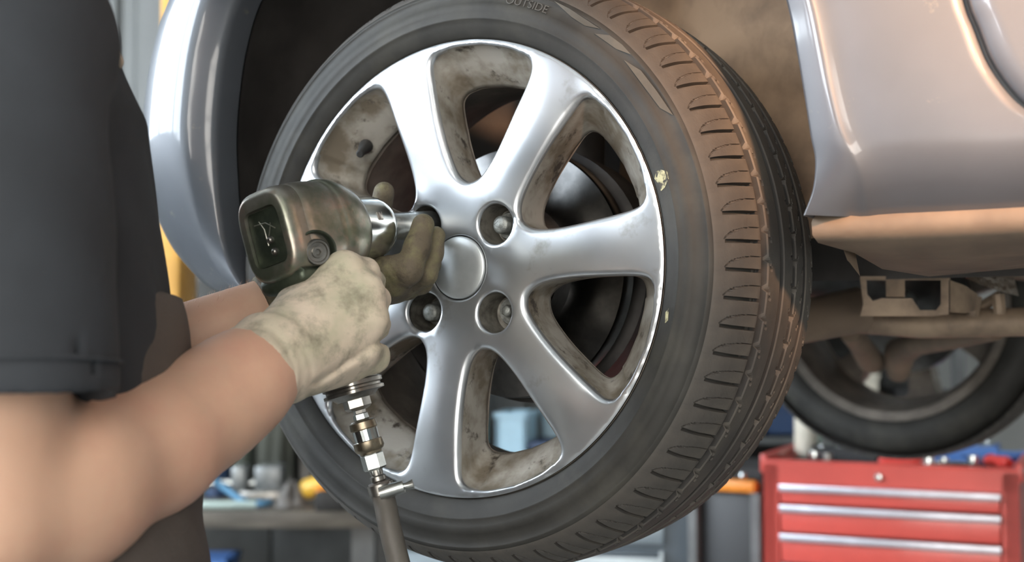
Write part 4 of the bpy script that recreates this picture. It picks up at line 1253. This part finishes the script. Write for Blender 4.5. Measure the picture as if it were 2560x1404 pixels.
for s in (-1, 1):
    f0 = TC + LD * s * 0.13
    bt = MB()
    rows = []
    for x, hw_, hh_ in ((-0.09, 0.030, 0.03), (-0.07, 0.040, 0.05), (0.0, 0.045, 0.055), (0.06, 0.046, 0.04), (0.13, 0.048, 0.03), (0.17, 0.040, 0.026), (0.19, 0.02, 0.02)):
        rows.append([f0 + FD * x + LD * hw_ * math.cos(a) + np.array([0, 0, hh_ + hh_ * math.sin(a)]) for a in np.linspace(0, 2 * math.pi, 20, endpoint=False)])
    bt.loft(rows)
    bt.tube([f0 + np.array([0, 0, 0.05]), f0 + np.array([0, 0, 0.14])], [0.045, 0.05], 18)
    bt.build('boot', M_boot, person, world_space=True, angle=None)
# ------------------------------------------------------------------ lift
M_yellow = mat('lift yellow paint', (0.62, 0.33, 0.06), 0.5, var=0.12, scale=8)
M_grey = mat('grey machine paint', (0.12, 0.125, 0.125), 0.5, var=0.2, scale=6)
def column(px_r, d, wdt, label):
    r = at(px_r, 700, d)
    t = empty('lift_column', (r[0] - wdt / 2, r[1] + 0.1, 0))
    tag(t, label, 'lift column', 'lift columns')
    MB().box((0, 0, 1.6), (wdt / 2, 0.10, 1.6), bev=0.01).build('post', M_yellow, t)
    MB().box((0, 0, 0.01), (wdt / 2 + 0.10, 0.22, 0.01)).build('base_plate', M_yellow, t, smooth=False)
    MB().box((0, -0.12, 0.85), (wdt / 2 + 0.02, 0.03, 0.12), bev=0.01).build('carriage', M_grey, t)
column(449, 3.5, 0.062, 'yellow lift column between the mechanic and the bumper')
# ------------------------------------------------------------------ red tool chest
M_red = mat('red tool chest enamel', (0.56, 0.072, 0.055), 0.38, var=0.08, scale=5, coat=0.2)
M_trim = mat('drawer pull aluminium', (0.50, 0.49, 0.54), 0.4, 0.8, var=0.1, scale=12)
M_mat = mat('black rubber mat', (0.02, 0.021, 0.022), 0.7)
c0 = at(1908, 1143, 3.10); c1 = at(2548, 1184, 2.868)
c0[2] = c1[2] = 0.975
cxd = nrm((c1 - c0) * np.array([1, 1, 0])); cyd = np.array([-cxd[1], cxd[0], 0]); CW = np.linalg.norm((c1 - c0)[:2])
if cyd[1] < 0: cyd = -cyd
cb0 = c0 * np.array([1, 1, 0])
def TCp(x, y, z): return cb0 + cxd * x + cyd * y + np.array([0, 0, z])
AXC = (cxd, cyd, (0, 0, 1))
chest = empty('tool_chest', TCp(CW / 2, 0.2, 0))
tag(chest, 'bright red metal tool chest with silver drawer pulls, tools lying on top', 'tool chest')
DEP = 0.42; HT = 0.975
fr = MB()
fr.box(TCp(0.015, DEP / 2, 0.52), (0.015, DEP / 2, 0.445), AXC).box(TCp(CW - 0.015, DEP / 2, 0.52), (0.015, DEP / 2, 0.445), AXC)
fr.box(TCp(CW / 2, DEP - 0.01, 0.52), (CW / 2, 0.01, 0.445), AXC).box(TCp(CW / 2, DEP / 2, 0.09), (CW / 2, DEP / 2, 0.02), AXC)
fr.box(TCp(CW / 2, 0.012, 0.945), (CW / 2, 0.012, 0.030), AXC, bev=0.006)
fr.box(TCp(0.018, 0.006, 0.52), (0.018, 0.006, 0.44), AXC).box(TCp(CW - 0.018, 0.006, 0.52), (0.018, 0.006, 0.44), AXC)
fr.box(TCp(CW / 2, 0.10, 0.52), (CW / 2 - 0.03, 0.004, 0.44), AXC)
fr.build('body', M_red, chest, world_space=True, smooth=False)
MB().box(TCp(CW / 2, DEP / 2, 0.955), (CW / 2 - 0.02, DEP / 2 - 0.02, 0.006), AXC).build('top_mat', M_mat, chest, world_space=True, smooth=False)
for s in (0, 1):
    MB().box(TCp(s * CW, DEP / 2, 0.965), (0.008, DEP / 2, 0.022), AXC, bev=0.004).build('top_rail', M_red, chest, world_space=True)
zs = [0.921, 0.873, 0.806, 0.736, 0.62, 0.48, 0.30, 0.12]
for i in range(7):
    zt, zb = zs[i], zs[i + 1]
    d = MB().box(TCp(CW / 2, 0.012, (zt + zb) / 2 - 0.003), (CW / 2 - 0.040, 0.012, (zt - zb) / 2 - 0.005), AXC, bev=0.003).build('drawer', M_red, chest, world_space=True)
    MB().box(TCp(CW / 2, -0.006, zt - 0.010), (CW / 2 - 0.038, 0.007, 0.0085), AXC, bev=0.003).build('pull', M_trim, d, world_space=True)
MB().lathe([(0, 0.012), (0.007, 0.011), (0.010, 0.006), (0.011, 0.0)], TCp(CW * 0.47, 0.0, 0.944), -cyd, 20).build('lock', M_chrome, chest, world_space=True)
for sx_ in (0.07, CW - 0.07):
    for sy_ in (0.06, DEP - 0.06):
        MB().lathe([(0.0, -0.014), (0.03, -0.014), (0.035, -0.008), (0.035, 0.008), (0.03, 0.014), (0.0, 0.014)], TCp(sx_, sy_, 0.036), cxd, 20).build('castor', M_black, chest, world_space=True)
# ---- loose tools on the chest
M_plred = mat('red plastic', (0.62, 0.045, 0.035), 0.35)
M_plblue = mat('blue plastic', (0.06, 0.16, 0.42), 0.4)
M_plgreen = mat('pale green plastic', (0.30, 0.42, 0.36), 0.4)
M_cream = mat('cream plastic', (0.62, 0.58, 0.48), 0.4)
ZT = 0.9615
def spanner(x, y, rot, L_, label):
    t = empty('spanner', TCp(x, y, ZT)); tag(t, label, 'spanner', 'tools on the red chest')
    dx = cxd * math.cos(rot) + cyd * math.sin(rot); dy = np.array([-dx[1], dx[0], 0])
    b = TCp(x, y, ZT + 0.006)
    MB().box(b, (L_ / 2 - 0.02, 0.008, 0.004), (dx, dy, (0, 0, 1)), bev=0.002).build('shank', M_chrome, t, world_space=True)
    MB().lathe([(0.010, -0.005), (0.017, -0.005), (0.018, 0.0), (0.017, 0.005), (0.010, 0.005)], b + dx * L_ / 2, (0, 0, 1), 20, closed=True).build('ring_end', M_chrome, t, world_space=True)
    jw = MB()
    for s in (-1, 1): jw.box(b - dx * (L_ / 2 + 0.005) + dy * 0.011 * s, (0.018, 0.005, 0.005), (dx, dy, (0, 0, 1)), bev=0.002)
    jw.box(b - dx * (L_ / 2 - 0.014), (0.008, 0.014, 0.005), (dx, dy, (0, 0, 1)), bev=0.002)
    jw.build('open_end', M_chrome, t, world_space=True)
spanner(0.44, 0.05, 0.04, 0.24, 'long chrome spanner lying along the front edge of the red chest')
spanner(0.43, 0.16, 0.5, 0.20, 'chrome spanner lying askew behind the others on the red chest')
def screwdriver(x, y, rot, m, label):
    t = empty('screwdriver', TCp(x, y, ZT)); tag(t, label, 'screwdriver', 'tools on the red chest')
    dx = cxd * math.cos(rot) + cyd * math.sin(rot)
    b = TCp(x, y, ZT + 0.016)
    MB().lathe([(0.0, 0.0), (0.011, 0.002), (0.015, 0.012), (0.013, 0.05), (0.015, 0.075), (0.010, 0.092), (0.005, 0.096)], b, dx, 16).build('handle', m, t, world_space=True)
    MB().lathe([(0.0035, 0.09), (0.0035, 0.20), (0.0, 0.205)], b, dx, 10).build('blade', M_chrome, t, world_space=True)
screwdriver(0.54, 0.10, 2.2, M_plred, 'red handled screwdriver at the far corner of the red chest')
screwdriver(0.26, 0.035, 0.15, M_plred, 'red handled screwdriver on the front edge above the chest lock')
screwdriver(0.49, 0.27, 0.3, M_plblue, 'blue handled screwdriver at the back of the red chest')
def sock(x, y, r, h, m, label):
    t = MB().lathe([(r * 0.6, h), (r, h), (r * 1.03, h * 0.9), (r * 1.03, h * 0.1), (r, 0.0), (0.0, 0.0)], TCp(x, y, ZT), (0, 0, 1), 20).build('socket_piece', m, None, world_space=False, angle=40)
    b = Vector(TCp(x, y, ZT))
    for v in t.data.vertices: v.co -= b
    t.location = b
    tag(t, label, 'socket', 'sockets on the red chest')
for i, (x, y, r, h, m) in enumerate([(0.37, 0.045, 0.013, 0.03, M_chrome), (0.40, 0.08, 0.010, 0.026, M_chrome), (0.33, 0.07, 0.012, 0.034, M_steel), (0.46, 0.11, 0.011, 0.03, M_chrome), (0.10, 0.10, 0.014, 0.03, M_chrome), (0.14, 0.06, 0.012, 0.028, M_steel)]):
    sock(x, y, r, h, m, ['bright chrome socket at the front edge of the red chest', 'small chrome socket beside the long spanner', 'dull steel socket near the chest lock', 'chrome socket standing between two spanners',
                         'chrome socket standing at the near end of the red chest', 'dull steel socket at the near end of the red chest'][i])
def bottle(name, loc_, r, h, m, mc, label, cat='bottle', group=None):
    t = empty(name, loc_); tag(t, label, cat, group)
    MB().lathe([(0.0, 0.0), (r * 0.9, 0.0), (r, 0.006), (r, h * 0.66), (r * 0.85, h * 0.75), (r * 0.4, h * 0.82), (r * 0.36, h * 0.86)], (0, 0, 0), (0, 0, 1), 24).build('bottle_body', m, t)
    MB().lathe([(r * 0.45, h * 0.85), (r * 0.45, h * 0.98), (r * 0.40, h), (0.0, h)], (0, 0, 0), (0, 0, 1), 16).build('cap', mc, t)
    return t
bottle('oil_bottle', TCp(0.045, 0.28, ZT), 0.030, 0.18, M_cream, M_plgreen, 'cream oil bottle at the left end of the red chest')
bottle('oil_bottle', TCp(0.015 + 0.06, 0.36, ZT), 0.028, 0.15, M_plgreen, M_black, 'pale green bottle behind the cream oil bottle')
def tray(x, y, wx, wy, h, m, label, fill):
    t = empty('parts_tray', TCp(x, y, ZT)); tag(t, label, 'tray')
    q = MB()
    q.box(TCp(x, y, ZT + 0.003), (wx, wy, 0.003), AXC)
    for s in (-1, 1):
        q.box(TCp(x + s * wx, y, ZT + h / 2), (0.003, wy, h / 2), AXC).box(TCp(x, y + s * wy, ZT + h / 2), (wx, 0.003, h / 2), AXC)
    q.build('tray_shell', m, t, world_space=True, smooth=False)
    k = MB()
    for i in range(fill):
        c = TCp(x + RNG.uniform(-wx, wx) * 0.85, y + RNG.uniform(-wy, wy) * 0.85, ZT + 0.012 + RNG.uniform(0, h))
        a1 = nrm(RNG.normal(size=3))
        k.tube([c - a1 * 0.014, c + a1 * 0.006, c + a1 * 0.007, c + a1 * 0.014], [0.004, 0.004, 0.009, 0.009], 8)
    o = k.build('fasteners', M_zinc, t, world_space=True, smooth=False); o['kind'] = 'stuff'
tray(0.16, 0.24, 0.075, 0.08, 0.035, M_dark, 'black tray heaped with loose bolts on the red chest', 60)
tray(0.42, 0.33, 0.08, 0.05, 0.04, M_plblue, 'blue tray of bolts at the back of the red chest', 40)
# ------------------------------------------------------------------ black trolley with an orange handle
M_orange = mat('orange enamel', (0.78, 0.27, 0.03), 0.4, var=0.08, scale=10)
tl = at(1700, 1210, 3.42); tr_ = at(1893, 1210, 3.30)
z0 = 0.885
tro = empty('tool_trolley', ((tl[0] + tr_[0]) / 2, (tl[1] + tr_[1]) / 2 + 0.15, 0))
tag(tro, 'black tool trolley with an orange push bar, beside the red chest', 'trolley')
txd = nrm((tr_ - tl) * np.array([1, 1, 0])); tyd = np.array([-txd[1], txd[0], 0]); TW = np.linalg.norm((tr_ - tl)[:2])
def TR(x, y, z): return np.array([tl[0], tl[1], 0]) + txd * x + tyd * y + np.array([0, 0, z])
AXT = (txd, tyd, (0, 0, 1))
MB().box(TR(TW / 2, 0.20, 0.50), (TW / 2, 0.16, 0.40), AXT, bev=0.008).build('body', M_dark, tro, world_space=True)
MB().box(TR(TW / 2 + 0.02, 0.02, z0), (0.080, 0.018, 0.016), AXT, bev=0.010).build('push_bar', M_orange, tro, world_space=True)
MB().box(TR(0.03, 0.02, 0.45), (0.012, 0.012, 0.42), AXT).box(TR(TW - 0.01, 0.02, 0.45), (0.012, 0.012, 0.42), AXT).build('leg_frame', M_grey, tro, world_space=True, smooth=False)
MB().lathe([(0.0, -0.009), (0.008, -0.006), (0.010, 0.0), (0.008, 0.006), (0.0, 0.009)], TR(TW - 0.045, 0.015, z0 + 0.027), (0, 0, 1), 16).build('cap_nut', M_chrome, tro, world_space=True)
MB().box(TR(TW / 2, 0.20, 0.915), (TW / 2 - 0.01, 0.15, 0.012), AXT).build('top_tray', M_mat, tro, world_space=True, smooth=False)
for sx_ in (0.04, TW - 0.04):
    MB().lathe([(0.0, -0.014), (0.045, -0.014), (0.05, 0.0), (0.045, 0.014), (0.0, 0.014)], TR(sx_, 0.2, 0.05), txd, 20).build('castor', M_black, tro, world_space=True)
# ------------------------------------------------------------------ pale steel drawer cabinet under the tyre
M_pale = mat('pale blue steel', (0.42, 0.50, 0.56), 0.3, 0.6, var=0.1, scale=4)
M_pale2 = mat('slate steel', (0.10, 0.125, 0.15), 0.4, 0.4, var=0.1, scale=4)
k0 = at(980, 1200, 3.75); k1 = at(1722, 1200, 3.60)
cab = empty('drawer_cabinet', ((k0[0] + k1[0]) / 2, (k0[1] + k1[1]) / 2 + 0.2, 0))
tag(cab, 'pale blue steel cabinet with wide drawers, half hidden behind the tyre', 'cabinet')
kxd = nrm((k1 - k0) * np.array([1, 1, 0])); kyd = np.array([-kxd[1], kxd[0], 0]); KW = np.linalg.norm((k1 - k0)[:2])
def KP(x, y, z): return np.array([k0[0], k0[1], 0]) + kxd * x + kyd * y + np.array([0, 0, z])
AXK = (kxd, kyd, (0, 0, 1))
MB().box(KP(KW / 2, 0.26, 0.45), (KW / 2, 0.24, 0.45), AXK).build('body', M_pale2, cab, world_space=True, smooth=False)
for i in range(8):
    zt = 0.895 - i * 0.105
    d = MB().box(KP(KW / 2 - 0.02, 0.010, zt - 0.05), (KW / 2 - 0.05, 0.012, 0.045), AXK, bev=0.004).build('drawer', M_pale, cab, world_space=True)
    MB().box(KP(KW / 2 - 0.02, -0.012, zt - 0.016), (KW / 2 - 0.06, 0.012, 0.009), AXK, bev=0.003).build('pull', M_pale2, d, world_space=True)
# things on the cabinet, seen through the lowest spoke window
M_sky = mat('pale blue plastic', (0.36, 0.55, 0.66), 0.35, var=0.06)
M_navy = mat('navy plastic', (0.03, 0.06, 0.13), 0.4)
M_rag = mat('grey rag', (0.16, 0.15, 0.14), 0.9, var=0.25, scale=14)
def crate(name, c, hx, hy, hz, m, label, cat, group=None, ax=np.eye(3), lipm=None):
    t = empty(name, (c[0], c[1], c[2])); tag(t, label, cat, group)
    q = MB()
    c = np.asarray(c, float) + np.array([0, 0, hz])
    ax = np.asarray(ax, float)
    th = 0.006
    q.box(c - ax[2] * (hz - th), (hx, hy, th), ax)
    for s in (-1, 1):
        q.box(c + s * ax[0] * (hx - th), (th, hy, hz), ax).box(c + s * ax[1] * (hy - th), (hx, th, hz), ax)
    q.build('bin_shell', m, t, world_space=True, smooth=False)
    r = MB()
    for s in (-1, 1):
        r.box(c + s * ax[0] * hx + ax[2] * (hz - 0.008), (0.006, hy + 0.006, 0.008), ax).box(c + s * ax[1] * hy + ax[2] * (hz - 0.008), (hx + 0.006, 0.006, 0.008), ax)
    r.build('rim', lipm or m, t, world_space=True, smooth=False)
crate('storage_bin', KP(0.335, 0.15, 0.90), 0.045, 0.09, 0.075, M_sky, 'light blue storage bin on the pale cabinet', 'storage bin', 'bins on the pale cabinet', AXK)
crate('storage_bin', KP(0.455, 0.12, 0.90), 0.060, 0.09, 0.035, M_navy, 'low navy storage bin on the pale cabinet', 'storage bin', 'bins on the pale cabinet', AXK)
crate('storage_bin', KP(0.46, 0.12 + 0.22, 0.90), 0.07, 0.09, 0.09, M_sky, 'tall light blue bin behind the navy bin', 'storage bin', 'bins on the pale cabinet', AXK)
bottle('spray_bottle', KP(0.22, 0.14, 0.90), 0.03, 0.2, M_plgreen, M_plred, 'green spray bottle with red cap on the pale cabinet')
bottle('oil_can', KP(0.62, 0.2, 0.90), 0.045, 0.2, M_cream, M_black, 'round cream oil can on the pale cabinet', 'can')
# ------------------------------------------------------------------ workbench at the lower left
M_wood = mat('oily bench wood', (0.13, 0.115, 0.095), 0.6, var=0.25, scale=6, stretch=(1, 6, 6))
BZ = 0.735
bench = empty('workbench', (-0.98, 4.35, 0)); tag(bench, 'cluttered oily workbench at the back wall', 'workbench')
for i in range(5):
    MB().box((-0.62 * 0, -0.26 + i * 0.13, BZ - 0.025), (0.58, 0.063, 0.025), bev=0.004).build('plank', M_wood, bench)
for sx_ in (-0.52, 0.52):
    for sy_ in (-0.24, 0.24):
        MB().box((sx_, sy_, 0.345), (0.035, 0.035, 0.345)).build('leg', M_grey, bench, smooth=False)
MB().box((0, 0, 0.2), (0.5, 0.25, 0.015)).build('lower_shelf', M_wood, bench, smooth=False)
def BP(px, d, z=BZ): 
    p = at(px, 1300, d); p[2] = z; return p
M_vice = mat('worn grey vice steel', (0.22, 0.23, 0.23), 0.4, 0.6, var=0.2, scale=20)
# vice
v = empty('bench_vice', BP(660, 4.25)); tag(v, 'grey steel bench vice clamped on the workbench', 'vice')
MB().box((0, 0, 0.02), (0.07, 0.06, 0.02), bev=0.006).build('base', M_steel, v)
MB().box((0.02, 0, 0.075), (0.045, 0.045, 0.045), bev=0.010).build('rear_jaw', M_vice, v)
MB().box((-0.075, 0, 0.075), (0.025, 0.045, 0.045), bev=0.010).build('front_jaw', M_vice, v)
MB().tube([(-0.19, 0, 0.06), (0.02, 0, 0.06)], 0.013, 12).build('spindle', M_chrome, v)
MB().tube([(-0.18, -0.09, 0.03), (-0.18, 0.09, 0.09)], 0.007, 10).build('tommy_bar', M_chrome, v)
# cordless drill, lying tilted
p = BP(835, 4.15, BZ); dr_ = empty('cordless_drill', p); tag(dr_, 'yellow and orange cordless drill lying on the workbench', 'drill')
M_drill = mat('drill yellow', (0.70, 0.42, 0.05), 0.4)
MB().tube([(-0.10, 0, 0.045), (-0.09, 0, 0.05), (0.03, 0, 0.085), (0.05, 0, 0.09)], [0.024, 0.032, 0.034, 0.02], 16).build('motor_housing', M_drill, dr_)
MB().tube([(0.045, 0, 0.09), (0.09, 0, 0.103), (0.10, 0, 0.105)], [0.02, 0.017, 0.010], 14).build('chuck', M_black, dr_)
MB().tube([(-0.05, 0, 0.06), (-0.02, -0.06, 0.035), (0.0, -0.10, 0.03)], [0.022, 0.019, 0.02], 14).build('grip', M_orange, dr_)
MB().box((0.005, -0.12, 0.03), (0.045, 0.025, 0.03), bev=0.006).build('battery', M_black, dr_)
# blue cable and pale pipe
pts = spline([BP(520, 4.2, BZ + 0.09), BP(560, 4.2, BZ + 0.05), BP(610, 4.15, BZ + 0.012), BP(650, 4.12, BZ + 0.010), BP(675, 4.15, BZ + 0.010)], 40)
o = MB().tube(pts, 0.010, 10).build('blue_cable', mat('blue cable sheath', (0.10, 0.26, 0.42), 0.5)); tag(o, 'blue cable curling across the workbench', 'cable')
pts = spline([BP(470, 4.06, BZ + 0.013), BP(560, 4.06, BZ + 0.013), BP(640, 4.07, BZ + 0.013)], 14)
o = MB().tube(pts, 0.013, 12).build('pale_pipe', mat('pale green pipe', (0.42, 0.52, 0.48), 0.4)); tag(o, 'pale green pipe lying along the workbench edge', 'pipe')
bottle('spray_bottle', BP(607, 4.38), 0.034, 0.30, mat('dark green bottle', (0.05, 0.06, 0.045), 0.4), mat('lime yellow cap', (0.62, 0.66, 0.05), 0.4), 'dark spray bottle with lime yellow cap on the workbench')
bottle('oil_can', BP(540, 4.4), 0.05, 0.22, M_navy, M_dark, 'navy oil can at the left of the workbench', 'can')
bottle('oil_can', BP(900, 4.4), 0.05, 0.18, M_grey, M_dark, 'grey oil can behind the drill', 'can')
crate('storage_bin', BP(505, 4.06, BZ) + np.array([0, 0.0, -0.26 + 0.0]), 0.10, 0.08, 0.06, M_plblue, 'blue storage bin hooked under the workbench edge', 'storage bin')
# rags
def rag(c, r, h, label, m):
    P = []
    for i in range(12):
        row = []
        for j in range(24):
            a = 2 * math.pi * j / 24
            q = i / 11
            rr = r * q * (1 + 0.25 * math.sin(3 * a + 1) + 0.12 * math.sin(7 * a))
            z = h * (1 - q) ** 0.8 * (1 + 0.5 * math.sin(4 * a + 5 * q)) * 0.8 + 0.004
            row.append((rr * math.cos(a), rr * math.sin(a), z))
        P.append(row + [row[0]])
    o = MB().grid(P).build('cleaning_rag', m, angle=None)
    o.location = c
    tag(o, label, 'rag', 'rags on the workbench')
rag(BP(725, 4.12), 0.05, 0.08, 'crumpled grey cleaning rag on the front of the workbench', M_rag)
rag(BP(920, 4.12), 0.05, 0.07, 'crumpled brown cleaning rag near the drill', mat('brown rag', (0.12, 0.10, 0.08), 0.9, var=0.25, scale=12))
# work coats hanging on the dark back panel
M_panel = mat('dark pegboard', (0.050, 0.052, 0.050), 0.7, var=0.2, scale=5)
pb = empty('tool_board', (-0.6, 5.2, 0)); tag(pb, 'dark hardboard tool panel standing behind the workbench', 'tool board')
for i in range(3):
    MB().box((-1.50 + i * 0.77, 0, 0.75), (0.38, 0.015, 0.75), bev=0.004).build('board', M_panel, pb)
for sx_ in (-1.86, 0.40):
    MB().box((sx_, 0.03, 0.75), (0.03, 0.03, 0.75)).build('upright', M_grey, pb, smooth=False)
def coat(px, d, ztop, wd, hgt, m, label):
    p = at(px, 1200, d); p[2] = ztop
    P = []
    for i in range(14):
        q = i / 13
        row = []
        for j in range(25):
            u = j / 24 - 0.5
            a = u * math.pi * 1.1
            wdt = wd * (0.55 + 0.45 * min(1, q * 3))
            row.append((wdt * math.sin(a) * 0.5, -0.06 * math.cos(a) * (0.6 + q) + 0.014 * math.sin(u * 26 + q * 3) * q, -hgt * q))
        P.append(row)
    t = empty('work_coat', p); tag(t, label, 'coat', 'coats on the tool board')
    MB().grid(P).build('cloth', m, t, angle=None)
    MB().tube([(0, 0.035, 0.03), (0, -0.01, 0.03), (0, -0.02, 0.0)], 0.006, 8).build('hook', M_steel, t)
coat(690, 5.10, 1.22, 0.15, 0.62, mat('olive coat cloth', (0.075, 0.078, 0.062), 0.9, var=0.2, scale=9), 'olive work coat hanging behind the bench vice')
coat(800, 5.10, 1.22, 0.15, 0.60, mat('brown coat cloth', (0.105, 0.09, 0.075), 0.9, var=0.2, scale=9), 'brown work coat hanging nearest the tyre')
coat(590, 5.10, 1.20, 0.14, 0.55, mat('moss coat cloth', (0.09, 0.10, 0.065), 0.9, var=0.2, scale=9), 'moss green work coat hanging beside the olive one')
# tall shelf behind the chest
sf = empty('steel_shelf', (0.95, 5.2, 0)); tag(sf, 'dark steel shelf rack against the back wall behind the red chest', 'shelf')
for sx_ in (-0.75, 0.75):
    for sy_ in (-0.2, 0.2):
        MB().box((sx_, sy_, 1.0), (0.02, 0.02, 1.0)).build('upright', M_grey, sf, smooth=False)
for z in (0.12, 0.50, 0.88, 1.30, 1.75):
    MB().box((0, 0, z), (0.74, 0.22, 0.012)).build('shelf_board', M_grey, sf, smooth=False)
MB().box((0, 0.215, 1.0), (0.75, 0.004, 1.0)).build('back_panel', M_panel, sf, smooth=False)
cols = [M_sky, M_navy, M_dark, M_cream, M_plgreen, M_rag, M_plred]
names = ['light blue', 'navy', 'black', 'cream', 'pale green', 'grey', 'red']
pos = ['first', 'second', 'third', 'fourth', 'fifth', 'sixth']
for lv, (z, nm) in enumerate(((0.892, 'middle'), (1.312, 'upper'))):
    for i in range(6):
        k = [(0, 2, 5, 1, 3, 2), (2, 4, 1, 6, 2, 5)][lv][i]
        crate('storage_bin', (0.95 - 0.62 + i * 0.245, 5.15, z), 0.10, 0.13, 0.06 + 0.03 * ((i * 2 + lv) % 3), cols[k], '%s storage bin, %s from the left on the %s shelf of the rack' % (names[k], pos[i], nm), 'storage bin', 'bins on the steel rack')
